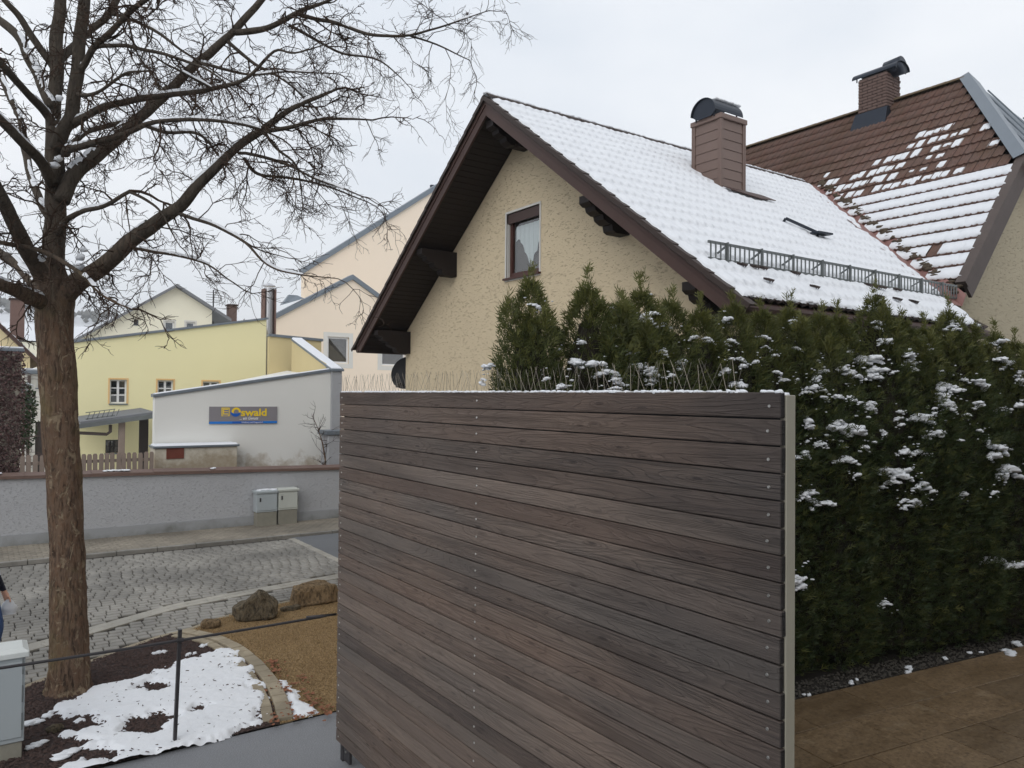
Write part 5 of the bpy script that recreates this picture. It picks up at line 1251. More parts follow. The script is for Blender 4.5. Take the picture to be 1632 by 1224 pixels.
b = MB(); b.box(at(222, 700, y=28.4).x, e1.x, 28.4, 28.5, -.05, e1.z); b.build('back_boarding', M['doordark'], lt)  # dark panel standing for the shade of the open space under the roof
b = MB(); gx_a, gx_b = at(137, 660, y=27.6).x, at(184, 660, y=27.6).x; za_, zb__ = at(137, 671, y=27.6).z, at(184, 665, y=27.6).z
for dz in (.04, .24): b.bar((gx_a, 27.7, za_+dz+.02), (gx_b, 27.7, zb__+dz+.02), .02, .025)
for k in range(7): f = k/6; b.bar((gx_a+(gx_b-gx_a)*f, 27.7, za_+(zb__-za_)*f-.08), (gx_a+(gx_b-gx_a)*f+.12, 27.7, za_+(zb__-za_)*f+.26), .02, .02)
b.build('snow_guard', M['galv'], lt)
b = MB(); d0 = at(176, 677, y=27.5); d1 = at(126, 690, y=27.5); b.tube([d0, d0+Vector((0,0,-.22)), d0+Vector((-.1,0,-.3)), d1], .05, 8); b.build('downpipe', M['barge_old'], lt)
# picket fence on top of the raised yard
PY = 21.7; pf = empty('picket_fence', (2, PY, 1.2), 'silver-grey wooden picket fence behind the brown coping', 'fence')
b = MB(); b.prism([(-.05,-.012,0),(.05,-.012,0),(.05,-.012,.75),(.03,-.012,.79),(-.03,-.012,.79),(-.05,-.012,.75)], (0,.024,0)); pkm = b.mesh('picket', M['greyfence'])
xp, xe = at(36, 735, y=PY).x, at(245, 735, y=PY).x; k = 0
while xp < xe:
    piece('picket', pkm, (xp, PY, 1.2+rng.uniform(-.01,.02)), pf, (0, rng.uniform(-.02,.02), 0), (rng.uniform(.9,1.05), 1, 1)); xp += .128
for z in (1.36, 1.8): MB().box(at(34,735,y=PY).x, xe, PY+.014, PY+.06, z-.04, z+.04).build('rail', M['greyfence'], pf)
# ivy-covered wall end, white outbuilding, ochre house at far left
iv = empty('ivy_wall', (at(10,700,y=22.2).x, 22.2, 0), 'tall wall end covered with bare brown creeper, snow on its cap', 'wall')
ix0, ix1 = at(-60, 650, y=22.2).x, at(33, 650, y=22.2).x; iz = at(10, 560, y=22.2).z
MB().cbox(ix0, ix1, 22.2, 22.7, 0, iz, .01).build('wall_body', M['lowwall'], iv)
MB().cbox(ix0-.05, ix1+.06, 22.12, 22.78, iz, iz+.07, .01).build('cap', M['zinc'], iv)
MB().cbox(ix0-.03, ix1+.04, 22.14, 22.76, iz+.07, iz+.12, .02).build('snow', SNOW, iv, False, 'stuff')
b = MB(); rs = random.Random(2); b2 = MB()
for i in range(520):
    p = Vector((rs.uniform(ix0, ix1), 22.17+rs.uniform(-.05,.02), rs.uniform(1.3, iz))); pts = [p]; d = Vector((rs.gauss(0,.6), 0, rs.uniform(-1,.5))).normalized()
    for j in range(4): d = (d+Vector((rs.gauss(0,.4), rs.gauss(0,.12), rs.gauss(-.1,.3)))).normalized(); pts.append(pts[-1]+d*.13)
    b.tube(pts, [.008,.008,.007,.006,.004], 3, False)
for i in range(3800):
    z = iz-(rs.random()**1.25)*(iz-1.2); p = Vector((rs.uniform(ix0, ix1+.08), 22.15+rs.uniform(-.09,.03), z)); s = rs.uniform(.02,.05)
    e = Vector((rs.gauss(0,1), rs.gauss(0,.5), rs.gauss(0,1))).normalized()*s; f = e.cross(Vector((rs.gauss(0,1), rs.gauss(0,1), rs.gauss(0,1)))).normalized()*s*.6
    b2.add([p-e, p+f, p+e, p-f], [(0,1,2,3)])
b.build('creeper_stems', M['ivy'], iv, False, 'stuff'); b2.build('creeper_leaves', M['ivy'], iv, False, 'stuff')
WY_ = 31.0; wb = empty('white_outbuilding', (at(55,650,y=WY_).x, WY_, 0), 'narrow white outbuilding with dark door between ivy wall and yellow house', 'building')
wa, we = at(40, 640, y=WY_).x, at(104, 640, y=WY_).x; wzt = at(50, 596, y=WY_).z; dq = rect_y(56, 672, 72, 720, WY_); wq = rect_y(58, 603, 66, 618, WY_)
facade(wy(WY_), wa, we, -.1, lambda a: wzt, [], [(dq[0], dq[1], -.05, dq[3]), wq], .2).build('front_wall', M['trimwhite'], wb)
MB().box(wa, we, WY_+.19, WY_+4, -.1, wzt).build('body', M['trimwhite'], wb); MB().box(dq[0], dq[1], WY_+.1, WY_+.14, -.05, dq[3]).build('door', M['doordark'], wb)
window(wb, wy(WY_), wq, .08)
MB().cbox(wa-.15, we, WY_-.15, WY_+4.2, wzt, wzt+.12, .02).build('roof', M['zinc'], wb); MB().cbox(wa-.12, we, WY_-.12, WY_+4.2, wzt+.12, wzt+.2, .03).build('snow', SNOW, wb, False, 'stuff')
p = at(44, 640, y=WY_-.1); b = MB(); b.tube([(wa+.1, WY_-.1, wzt-.05), (wa+.1, WY_-.1, .2)], .05, 8); b.build('downpipe', M['barge_old'], wb)
OY = 36.0; oh = empty('ochre_house', (at(0,600,y=OY).x, OY, 0), 'ochre gabled house with snowy tiled roof and red chimney behind the tree', 'house')
oa = at(62, 578, y=OY); ot = at(-60, 462, y=OY); oz = lambda x: oa.z+(ot.z-oa.z)*(x-oa.x)/(ot.x-oa.x)
b = MB(); b.prism([(oa.x-.3,OY,-.1),(oa.x-.3,OY,oz(oa.x-.3)-.1),(ot.x,OY,ot.z-.1),(ot.x-6,OY,oz(oa.x)-.1),(ot.x-6,OY,-.1)], (0, 12, 0)); b.build('wall', M['orange_y'], oh)
b = MB(); b.hexa([(oa.x,OY-.5,oa.z-.12),(ot.x,OY-.5,ot.z-.12),(ot.x,OY+13,ot.z-.12),(oa.x,OY+13,oa.z-.12),(oa.x,OY-.5,oa.z+.06),(ot.x,OY-.5,ot.z+.06),(ot.x,OY+13,ot.z+.06),(oa.x,OY+13,oa.z+.06)]); orf = b.build('roof', M['barge'], oh)
nr_ = 16
for k in range(nr_):      # snow caught row by row on the tiles
    f0, f1 = k/nr_+.004, (k+1)/nr_-.012; A_ = Vector((oa.x,0,oa.z)).lerp(Vector((ot.x,0,ot.z)), f0); B_ = Vector((oa.x,0,oa.z)).lerp(Vector((ot.x,0,ot.z)), f1)
    b = MB(); b.hexa([(A_.x,OY-.3,A_.z+.062),(B_.x,OY-.3,B_.z+.062),(B_.x,OY+12.9,B_.z+.062),(A_.x,OY+12.9,A_.z+.062),(A_.x,OY-.3,A_.z+.14),(B_.x,OY-.3,B_.z+.085),(B_.x,OY+12.9,B_.z+.085),(A_.x,OY+12.9,A_.z+.14)]); b.build('snow_row', SNOW, orf, False, 'stuff')
p = at(28, 500, y=OY+6); MB().cbox(p.x-.28, p.x+.28, OY+6, OY+6.5, p.z-1.2, at(28, 478, y=OY+6).z, .01).build('chimney', M['redbrick'], oh)
MB().cbox(p.x-.34, p.x+.34, OY+5.94, OY+6.56, at(28, 478, y=OY+6).z, at(28, 478, y=OY+6).z+.08, .01).build('chimney_cap', M['mortar'], oh)
# evergreen bush and snowy clutter by the outbuilding
def bush(name, c, r_, n, label, seed, mat='thuja'):
    o = empty(name, (c.x, c.y, 0), label, 'bush'); r = random.Random(seed); b = MB(); s2 = MB()
    for i in range(n):
        d = Vector((r.gauss(0,1), r.gauss(0,1), r.gauss(0,1.2))).normalized(); p = c+Vector((d.x*r_[0], d.y*r_[1], d.z*r_[2]))*(r.random()**.4); s = r.uniform(.04,.09)
        e = Vector((r.gauss(0,1), r.gauss(0,1), r.gauss(0,1))).normalized()*s; f = e.cross(d).normalized()*s*.6; b.add([p-e, p+f, p+e, p-f], [(0,1,2,3)])
        if i % 40 == 0 and d.z > .1: s2.blob(p+Vector((0,0,.05)), .12, .1, .06, i, .4, 7, 5)
    b.build('foliage', M[mat], o); s2.build('snow', SNOW, o, True, 'stuff'); b = MB(); b.tube([(c.x,c.y,0),(c.x,c.y,c.z)], .04, 6); b.build('stem', M['limb'], o); return o
p = at(38, 665, y=26.5); bush('evergreen_bush', p, (.38,.38,1.1), 900, 'small dark evergreen bush dusted with snow beside the white outbuilding', 4)
# peach houses
QY = 37.0; ph = empty('peach_house', (at(560,560,y=QY).x, QY, 0), 'peach rendered gable with grey verge trim and white-framed windows', 'house')
pa, pb, pc = at(428, 512, y=QY), at(561, 444, y=QY), at(700, 545, y=QY)
pw = [rect_y(522, 537, 556, 579, QY), rect_y(608, 559, 646, 583, QY)]
ptop = lambda a: pa.z+(pb.z-pa.z)*(a-pa.x)/(pb.x-pa.x) if a < pb.x else pb.z+(pc.z-pb.z)*(a-pb.x)/(pc.x-pb.x)
facade(wy(QY), pa.x, pc.x, -.1, ptop, [pb.x], pw, .25).build('gable_wall', M['peach'], ph)
b = MB(); b.prism([(pa.x,QY+.24,-.1),(pa.x,QY+.24,pa.z-.02),(pb.x,QY+.24,pb.z-.02),(pc.x,QY+.24,pc.z-.02),(pc.x,QY+.24,-.1)], (0, .25, 0)); b.build('body', M['peach'], ph)
for s0, s1 in ((pa, pb), (pb, pc)):
    b = MB(); t_ = .2; b.hexa([(s0.x,QY-.12,s0.z-.05),(s1.x,QY-.12,s1.z-.05),(s1.x,QY+.45,s1.z-.05),(s0.x,QY+.45,s0.z-.05),(s0.x,QY-.12,s0.z+t_),(s1.x,QY-.12,s1.z+t_),(s1.x,QY+.45,s1.z+t_),(s0.x,QY+.45,s0.z+t_)]); b.build('roof', M['zinc'], ph)
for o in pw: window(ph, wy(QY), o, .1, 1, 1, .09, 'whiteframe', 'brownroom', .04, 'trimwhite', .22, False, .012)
b = MB(); hw_ = at(466, 487, y=QY); b.hexa([(hw_.x-.5,QY,hw_.z),(hw_.x+.6,QY,hw_.z+.4),(hw_.x+.6,QY+.4,hw_.z+.4),(hw_.x-.5,QY+.4,hw_.z),(hw_.x-.1,QY+.2,hw_.z+.55),(hw_.x+.3,QY+.2,hw_.z+.55),(hw_.x+.3,QY+.4,hw_.z+.55),(hw_.x-.1,QY+.4,hw_.z+.55)]); b.build('roof_vent', M['zinc'], ph)
SY_ = 43.0; tb_ = empty('tall_peach_block', (at(600,450,y=SY_).x, SY_, 0), 'taller peach block with grey raking roof edge behind the peach gable', 'house')
sa, sb = at(484, 436, y=SY_), at(700, 298, y=SY_); sc2 = at(860, 420, y=SY_)
b = MB(); b.prism([(sa.x,SY_,-.1),(sa.x,SY_,sa.z),(sb.x,SY_,sb.z),(sc2.x,SY_,sc2.z),(sc2.x,SY_,-.1)], (0, .4, 0)); b.build('wall', M['peach'], tb_)
b = MB(); b.hexa([(sa.x-.1,SY_-.15,sa.z-.05),(sb.x,SY_-.15,sb.z-.05),(sb.x,SY_+.5,sb.z-.05),(sa.x-.1,SY_+.5,sa.z-.05),(sa.x-.1,SY_-.15,sa.z+.28),(sb.x,SY_-.15,sb.z+.28),(sb.x,SY_+.5,sb.z+.28),(sa.x-.1,SY_+.5,sa.z+.28)]); b.build('roof', M['zinc'], tb_)
p = at(689, 300, y=SY_+2); b = MB(); b.tube([(p.x,SY_+2,p.z-.6),(p.x,SY_+2,p.z+.1)], .09, 8); b.tube([(p.x,SY_+2,p.z+.05),(p.x,SY_+2,p.z+.2)], .17, 8); b.build('vent_pipe', M['cowl'], tb_)
# steel flue in a brick stack
p = at(428, 505, y=31.5); fl = empty('chimney_flue', (p.x, 31.5, 0), 'bright steel flue with brick sides standing behind the yellow house', 'chimney')
zt = at(428, 461, y=31.5).z; MB().box(p.x-.25, p.x-.2, 31.3, 31.7, 3, zt).build('brick_side', M['redbrick'], fl); MB().box(p.x+.2, p.x+.25, 31.3, 31.7, 3, zt).build('brick_side', M['redbrick'], fl)
b = MB(); b.tube([(p.x,31.5,0),(p.x,31.5,zt+.05)], .19, 16); b.build('pipe', M['steelflue'], fl, False)
b = MB(); b.tube([(p.x,31.5,zt+.12),(p.x,31.5,zt+.16),(p.x,31.5,zt+.26)], [.27,.25,.02], 14); 
for dx in (-.16, .16): b.bar((p.x+dx,31.5,zt), (p.x+dx,31.5,zt+.15), .02, .02)
b.build('rain_cap', M['steelflue'], fl)
# pale cream gable further back
CY = 56.0; chh = empty('cream_gable_house', (at(260,520,y=CY).x, CY, 0), 'pale cream gable with two small windows beyond the yellow house', 'house')
ca, cb_, cc_ = at(104, 552, y=CY), at(280, 457, y=CY), at(366, 512, y=CY); cw2 = [rect_y(262, 512, 278, 530, CY), rect_y(296, 513, 311, 530, CY), rect_y(213, 509, 221, 518, CY)]
ctp = lambda a: ca.z+(cb_.z-ca.z)*(a-ca.x)/(cb_.x-ca.x) if a < cb_.x else cb_.z+(cc_.z-cb_.z)*(a-cb_.x)/(cc_.x-cb_.x)
facade(wy(CY), ca.x, cc_.x-1.2, -.1, ctp, [cb_.x], cw2, .3).build('gable_wall', M['palecream'], chh)
b = MB(); b.prism([(ca.x,CY+.29,-.1),(ca.x,CY+.29,ca.z-.02),(cb_.x,CY+.29,cb_.z-.02),(cc_.x-1.2,CY+.29,ctp(cc_.x-1.2)-.02),(cc_.x-1.2,CY+.29,-.1)], (0, 9, 0)); b.build('body', M['palecream'], chh)
for s0, s1 in ((ca, cb_), (cb_, cc_)):
    b = MB(); b.hexa([(s0.x,CY-.5,s0.z-.05),(s1.x,CY-.5,s1.z-.05),(s1.x,CY+9.5,s1.z-.05),(s0.x,CY+9.5,s0.z-.05),(s0.x,CY-.5,s0.z+.15),(s1.x,CY-.5,s1.z+.15),(s1.x,CY+9.5,s1.z+.15),(s0.x,CY+9.5,s0.z+.15)]); b.build('roof', M['roofgrey'], chh)
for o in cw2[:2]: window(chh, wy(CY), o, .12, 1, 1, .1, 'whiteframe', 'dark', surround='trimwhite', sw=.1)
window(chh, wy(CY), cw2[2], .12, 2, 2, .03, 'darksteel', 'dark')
p = at(371, 500, y=CY+2); MB().cbox(p.x-.3, p.x+.3, CY+2, CY+2.6, p.z-3, at(371, 487, y=CY+2).z, .01).build('chimney', M['brick'], chh); MB().cbox(p.x-.36, p.x+.36, CY+1.94, CY+2.66, at(371,487,y=CY+2).z, at(371,487,y=CY+2).z+.1, .01).build('chimney_cap', M['mortar'], chh)
p = at(340, 480, y=CY+3); b = MB(); b.tube([(p.x,CY+3,p.z-2),(p.x,CY+3,at(340,462,y=CY+3).z)], .05, 6)
for k in range(5): b.bar((p.x-.5,CY+3,at(340,466+k*4,y=CY+3).z), (p.x+.5,CY+3,at(340,466+k*4,y=CY+3).z), .03, .03)
b.build('aerial', M['darksteel'], chh)
# snowy roof and wooded hill in the distance
FY = 75.0; fr0, fr1, fr2, fr3 = at(100, 545, y=FY), at(160, 545, y=FY), at(165, 522, y=FY+8), at(104, 520, y=FY+8)
fh = empty('snowy_roof_house', (fr0.x+3, FY, 0), 'distant house with wholly snow-covered roof below the wooded hill', 'house')
b = MB(); b.hexa([(fr0.x-8,FY+.3,-.1),(fr1.x+2,FY+.3,-.1),(fr1.x+2,FY+16,-.1),(fr0.x-8,FY+16,-.1),(fr0.x-8,FY+.3,fr0.z-.1),(fr1.x+2,FY+.3,fr0.z-.1),(fr1.x+2,FY+16,fr0.z-.1),(fr0.x-8,FY+16,fr0.z-.1)]); b.build('wall', M['palecream'], fh)
b = MB(); b.prism([(fr0.x-9,FY,fr0.z),(fr0.x-9,FY+8.2,fr2.z),(fr0.x-9,FY+16.5,fr0.z)], (fr1.x-fr0.x+12, 0, 0)); b.build('roof', SNOW, fh)
hl = MB(); HYd = 420.0
def hillf(i, j):
    x = -260+820*i; y = HYd+260*j
    return (x, y, (62+10*mnoise.noise(Vector((x*.008, 2, 0)))-22*min(1, max(0, (x-0)/420)))*math.sin(min(1, j*1.3)*math.pi/2)-.5)
hl.grid(60, 14, hillf); tag(hl.build('hill', M['fieldsnow'], None, True), kind='structure')
b = MB(); rs = random.Random(5)
for i in range(1500):
    fi, fj = rs.random(), rs.uniform(.15, .8)**1.0; p = Vector(hillf(fi, fj))
    if mnoise.noise(p*.012) < -.12 and fj < .45: continue
    h = rs.uniform(3, 7); w_ = h*rs.uniform(.35,.6); n = 5; a0_ = rs.random()*6
    ring_ = [p+Vector((math.cos(a0_+k*6.283/n)*w_, math.sin(a0_+k*6.283/n)*w_, h*rs.uniform(.25,.5))) for k in range(n)]
    b.add([p]+ring_+[p+Vector((0,0,h))], [(0,1+(k+1)%n,1+k) for k in range(n)]+[(n+1,1+k,1+(k+1)%n) for k in range(n)])
tag(b.build('hill_wood', M['hillwood']), 'far wooded hillside behind the village', 'wood', None, 'stuff')

# ------------------------------------------------------------------ plane tree
tb0 = at(110, 1100, z=0); TS = (tb0-CAM).dot(_f)
tree = empty('plane_tree', (tb0.x, tb0.y, 0), 'bare plane tree with flaking brown bark, snow on its limbs', 'tree')
PX = lambda px, py, dd=0: at(px, py, s=TS+dd)
def smooth(pts, n):
    """Catmull-Rom through (px, py, half width px, depth)"""
    P = [np.array(p, float) for p in pts]; P = [2*P[0]-P[1]]+P+[2*P[-1]-P[-2]]; out = []
    for i in range(1, len(P)-2):
        for k in range(n):
            t = k/n; a, b_, c, d = P[i-1:i+3]
            out.append(.5*((2*b_)+(-a+c)*t+(2*a-5*b_+4*c-d)*t*t+(-a+3*b_-3*c+d)*t**3))
    out.append(P[-2]); return out
def limb3(pts, n=4):
    s = smooth(pts, n); return [PX(p[0], p[1], p[3]) for p in s], [max(.004, .9*p[2]*(TS+p[3])/FPX) for p in s]
trunk = [(109,1112,44,0),(110,1092,34,0),(111,1055,29.5,0),(110,1000,27,0),(108,900,25.5,0),(103,770,25,0),(97,700,26,0),(92,600,27.5,0),(86,520,26,0),(88,470,27,0),(90,440,26,0)]
s = smooth(trunk, 18); pts = [PX(p[0], p[1], 0) for p in s]; rad = [p[2]*TS/FPX for p in s]; pts[0].z = -.05
b = MB(); b.tube(pts, rad, 64, True, .0)
V = []
for v in b.v:
    p = Vector(v); k = min(range(len(pts)), key=lambda i: (pts[i]-p).length_squared); c = pts[k]; d = p-c
    rib = mnoise.noise(Vector((d.x*9, d.y*9, p.z*.9)))*.055+mnoise.noise(Vector((p.x*5, p.y*5, p.z*3)))*.06+mnoise.noise(p*14)*.025-.10*max(0, .35-abs(mnoise.noise(Vector((d.x*16+3, d.y*16, p.z*2.2)))*2.2))+.05*math.floor(3*mnoise.noise(Vector((p.x*7, p.y*7, p.z*4)))+.5)/3
    if p.z < .45: rib += (.45-p.z)*.4*mnoise.noise(Vector((d.x*6, d.y*6, 3)))
    V.append(tuple(c+d*(1+rib)))
b.v = V; b.build('trunk', M['bark'], tree, True)
LIMBS = [
 [(100,470,20,0),(122,452,17,-.1),(160,425,15,-.3),(212,383,13,-.5),(250,351,12,-.6),(289,328,10.5,-.7),(323,289,9,-.7),(368,245,7.5,-.7),(416,211,6.5,-.7),(456,176,5,-.6),(490,159,3.8,-.5),(537,142,2.4,-.4)],
 [(412,213,4.5,-.7),(470,201,3.6,-.8),(529,189,2.6,-.9),(593,191,1.4,-1.0)],
 [(98,320,14,0),(111,288,13,.1),(140,259,12.5,.3),(176,229,12,.5),(196,211,11,.6),(260,152,9.5,.9),(314,100,8.3,1.1),(363,59,7,1.2),(417,0,5.5,1.3),(470,-60,4.5,1.4),(520,-130,3,1.4)],
 [(116,198,8,-.1),(140,182,6.5,-.3),(172,169,6,-.4),(211,159,5.5,-.5),(260,152,5,-.6),(338,142,4,-.8),(392,125,3.2,-.9),(436,83,2.3,-.9),(470,86,1.6,-1),(520,70,1,-1.1)],
 [(104,244,8,0),(130,234,6,-.4),(162,225,5.5,-.6),(206,208,4.6,-.8),(260,196,3.8,-1.0),(343,194,3,-1.1),(402,201,2.2,-1.1),(450,222,1.4,-1.1)],
 [(104,234,7,0),(120,222,5.5,.3),(147,208,4.8,.5),(206,196,4,.7),(265,211,3.2,.8),(314,213,2.6,.9),(343,240,2,.9),(370,275,1.3,.9)],
 [(363,66,3.6,1.2),(407,103,3,1.1),(441,122,2.5,1),(480,152,1.8,.9),(510,190,1.2,.8)],
 [(375,52,5.5,1.2),(426,44,5,1.0),(475,20,4,.8),(519,2,2.8,.7),(570,-25,1.8,.6)],
 [(472,22,3.6,.8),(529,37,3.2,.5),(598,56,2.8,.2),(652,56,2.2,0),(701,44,1.6,-.2),(779,17,.8,-.4)],
 [(650,56,1.8,0),(706,76,1.4,.1),(750,96,.8,.2)],
 [(88,470,22,0),(86,400,18,.1),(87,331,17,.1),(88,265,15.5,.1),(84,212,13,.15),(87,149,11.5,.2),(91,85,11,.2),(93,32,10,.2),(94,-40,9,.2),(96,-160,6,.2)],
 [(92,235,13,.0),(101,208,12.5,-.1),(113,185,12,-.15),(119,138,11.5,-.25),(127,74,10.5,-.3),(132,21,10,-.35),(135,-60,8,-.4),(138,-170,5,-.4)],
 [(128,112,6,-.3),(138,98,5.6,-.35),(153,70,5.4,-.5),(181,43,5.2,-.6),(208,17,4.8,-.7),(232,0,4.4,-.8),(290,-50,3,-1)],
 [(92,105,8,.2),(104,88,7,.4),(136,55,6.5,.7),(166,30,6,.9),(185,0,5.5,1),(215,-50,4,1.2)],
 [(148,78,4.2,-.45),(160,72,3.8,-.5),(183,72,3.5,-.6),(234,79,3.2,-.9),(298,98,2.6,-1.1),(333,113,1.9,-1.2),(380,150,1.2,-1.2)],
 [(176,22,3.6,.9),(206,30,3.2,.9),(244,49,2.8,.8),(298,85,2,.7),(350,120,1.2,.6)],
 [(80,460,18,0),(62,428,14.5,-.2),(39,386,13.5,-.5),(16,347,12.5,-.7),(0,311,12,-.9),(-40,230,9,-1.2),(-70,120,6,-1.4)],
 [(78,490,17,0),(52,478,13.5,-.3),(20,461,12,-.6),(0,452,11,-.8),(-60,432,9,-1.2),(-150,400,5,-1.6)],
 [(80,468,13,.1),(49,446,10,.5),(20,416,9,.8),(0,403,8,1),(-70,350,5,1.4)],
 [(84,200,8,0),(70,180,7.5,-.1),(55,161,7,-.3),(32,136,6.5,-.6),(0,100,6,-.9),(-50,50,4,-1.2)],
 [(84,172,9,.1),(70,145,8.5,.2),(55,113,8,.4),(32,64,7.5,.6),(0,32,6.5,.8),(-50,-10,4,1)],
 [(88,116,7.5,.2),(77,96,6.5,.2),(51,55,6,.1),(32,26,5.5,0),(8,2,5,-.1),(-30,-40,3,-.2)],
 [(84,292,10,0),(62,253,8.5,-.3),(32,223,8,-.6),(0,191,7.5,-.8),(-60,130,5,-1.2)],
 [(84,362,8,.2),(69,331,7.2,.5),(49,282,6.6,.9),(39,233,6,1.2),(34,200,5.4,1.4),(13,150,4.5,1.6),(-20,95,3,1.8)],
 [(-60,372,3,-.9),(0,385,4,-.8),(65,399,4,-.6),(114,425,3.8,-.7),(163,468,3.2,-.9),(209,492,2,-1.1)],
 [(94,372,6,0),(106,350,5.2,-.3),(131,337,4.6,-.4),(163,331,4,-.5),(209,305,3.2,-.7)],
 [(207,306,2.8,-.7),(230,318,2.4,-.7),(255,337,2,-.8),(275,372,1.4,-.8)],
 [(286,340,3.4,-.7),(343,358,2.8,-.8),(392,387,2.4,-.9),(426,422,1.9,-1),(470,436,1.5,-1.1),(539,444,.8,-1.2)],
 [(212,396,3,-.5),(274,407,2.4,-.5),(330,422,1.8,-.4),(372,450,1.1,-.4)],
 [(388,252,3.2,-.7),(410,278,2.8,-.6),(456,284,2.4,-.5),(519,297,1.8,-.4),(588,323,1,-.3)],
 [(380,244,3,-.7),(441,255,2.6,-.9),(490,279,2,-1.1),(545,300,1.3,-1.2)],
 [(338,142,2.6,-.8),(300,120,2.2,-1),(260,100,1.6,-1.2)],
 [(314,100,3.4,1.1),(350,108,2.8,.9),(400,118,2.2,.7),(470,115,1.5,.6),(540,118,1,.5)],
 [(417,205,3,-.7),(440,235,2.4,-.8),(470,262,1.8,-.9),(480,310,1.1,-.9)],
 [(460,40,3,.9),(500,62,2.5,1),(545,85,2,1.1),(600,95,1.5,1.2),(640,125,.9,1.3)],
 [(260,152,3,.9),(240,118,2.6,1),(215,70,2.2,1.1),(205,40,1.5,1.2)],
 [(118,150,4,-.2),(155,148,3,-.6),(200,118,2.4,-.8),(240,112,1.6,-1)],
]
rt = random.Random(99); segs = []; snow_l = MB(); bark = M['limb']
tw = MB(); ntw = 0
def twig(p, d, L, r0, lvl):
    """wavering twig that droops, then lifts at the tip; spawns side twigs"""
    global ntw
    n = 6 if lvl < 2 else 4; pts = [p]; q = p; sgn = 1
    for i in range(n):
        bend = Vector((rt.gauss(0,.32), rt.gauss(0,.32), rt.gauss(-.13 if i < n*.6 else .12, .28)))
        d = (d+bend).normalized(); q = q+d*(L/n); pts.append(q)
    rad = [r0*(1-.8*i/n)+.0013 for i in range(n+1)]
    tw.tube(pts, rad, 4 if r0 > .006 else 3, False); ntw += 1
    if lvl < 3:
        k = {1: rt.randint(5, 8), 2: rt.randint(2, 5)}[lvl]
        for i in range(k):
            f = rt.uniform(.15, 1.0); j = min(n-1, int(f*n)); s0 = pts[j].lerp(pts[j+1], f*n-j) if j < n else pts[-1]
            ax = (pts[min(j+1, n)]-pts[j]).normalized(); sd = ax.cross(Vector((rt.gauss(0,1), rt.gauss(0,1), rt.gauss(0,1)))).normalized()
            nd = (ax*rt.uniform(.5,1.0)+sd*rt.uniform(.5,1.0)+Vector((0,0,.10))).normalized()
            twig(s0, nd, L*rt.uniform(.3,.55), r0*.52, lvl+1)
for L in LIMBS:
    pts, rad = limb3(L, 5)
    for i in range(1, len(pts)): 
        k = 1+.0*i; w_ = .9*rad[i]+.01; pts[i] = pts[i]+Vector((mnoise.noise(pts[i]*2.3), mnoise.noise(pts[i]*2.3+Vector((9,0,0))), mnoise.noise(pts[i]*2.3+Vector((0,9,0)))))*min(.03, w_)
    b = MB(); b.tube(pts, rad, 12 if rad[0] > .04 else 7, True, .10); b.build('limb', bark, tree, True)
    # snow caught on the upper side
    for i in range(1, len(pts)-1):
        p = pts[i]; t = (pts[i+1]-pts[i-1]).normalized()
        if rad[i] > .008 and abs(t.z) < .86 and mnoise.noise(p*1.7+Vector((3,1,2))) > (-.05 if rad[i] > .03 else .08):
            a_, c_2 = pts[i], pts[i+1]; up = (Vector((0,0,1))-t*t.z).normalized(); sd = t.cross(up); w_ = rad[i]*rt.uniform(.45,.8); h_ = rt.uniform(.010,.022)
            m0 = len(snow_l.v)
            vs = []
            for e, rr in ((a_-t*.02, rad[i]), (a_.lerp(c_2,.5), (rad[i]+rad[i+1])/2), (c_2+t*.02, rad[i+1])):
                o_ = e+up*rr*.80; jj = rt.uniform(.8,1.2); vs += [o_-sd*w_*jj-up*.01, o_+up*(rr*.2+h_*jj)-sd*w_*.5, o_+up*(rr*.25+h_*1.2*jj)+sd*w_*.1, o_+up*(rr*.18+h_*.8)+sd*w_*.6, o_+sd*w_*jj-up*.01]
            snow_l.add(vs, [(j*5+k, j*5+k+1, j*5+5+k+1, j*5+5+k) for j in range(2) for k in range(4)])
    # side twigs all along
    cum = 0
    for i in range(len(pts)-1):
        seg = (pts[i+1]-pts[i]); cum += seg.length
        inframe = -60 < (816+FPX*((pts[i]-CAM).dot(_r))/((pts[i]-CAM).dot(_f))) < 900 and pts[i].z < 9.5
        dens = 6.2 if rad[i] < .03 else 3.6
        n = dens*seg.length; n = int(n)+(1 if rt.random() < n-int(n) else 0)
        if not inframe: n = n//2
        for k in range(n):
            p = pts[i].lerp(pts[i+1], rt.random()); ax = seg.normalized(); sd = ax.cross(Vector((rt.gauss(0,1), rt.gauss(0,1), rt.gauss(0,1)))).normalized()
            d = (ax*rt.uniform(.2,.8)+sd).normalized(); big = min(1, .55+.5*rt.random()); r0 = min(.0125, rad[i]*.5)*rt.uniform(.6,1)
            twig(p+sd*rad[i]*.7, d, rt.uniform(.3,.85)*(1.05 if rad[i] < .04 else .8), max(.003, r0), 1)
    twig(pts[-1], (pts[-1]-pts[-2]).normalized(), .6, max(.003, rad[-1]*.9), 1)
tw.build('twigs', M['twig'], tree, False, 'stuff')
for px, py, dd, sz in ((87,62*0+263,-.12,9),(93,253,-.13,8),(95,157,-.1,7),(96,203,-.12,7),(128,410,-.3,9),(126,425,-.3,10),(134,398,-.3,6),(65,412,-.3,8),(20,15,0,5)):
    snow_l.blob(PX(px, py, dd), sz*TS/FPX*.8, sz*TS/FPX*.8, sz*TS/FPX*.6, px, .35, 8, 6)
snow_l.build('snow', SNOW, tree, True, 'stuff')

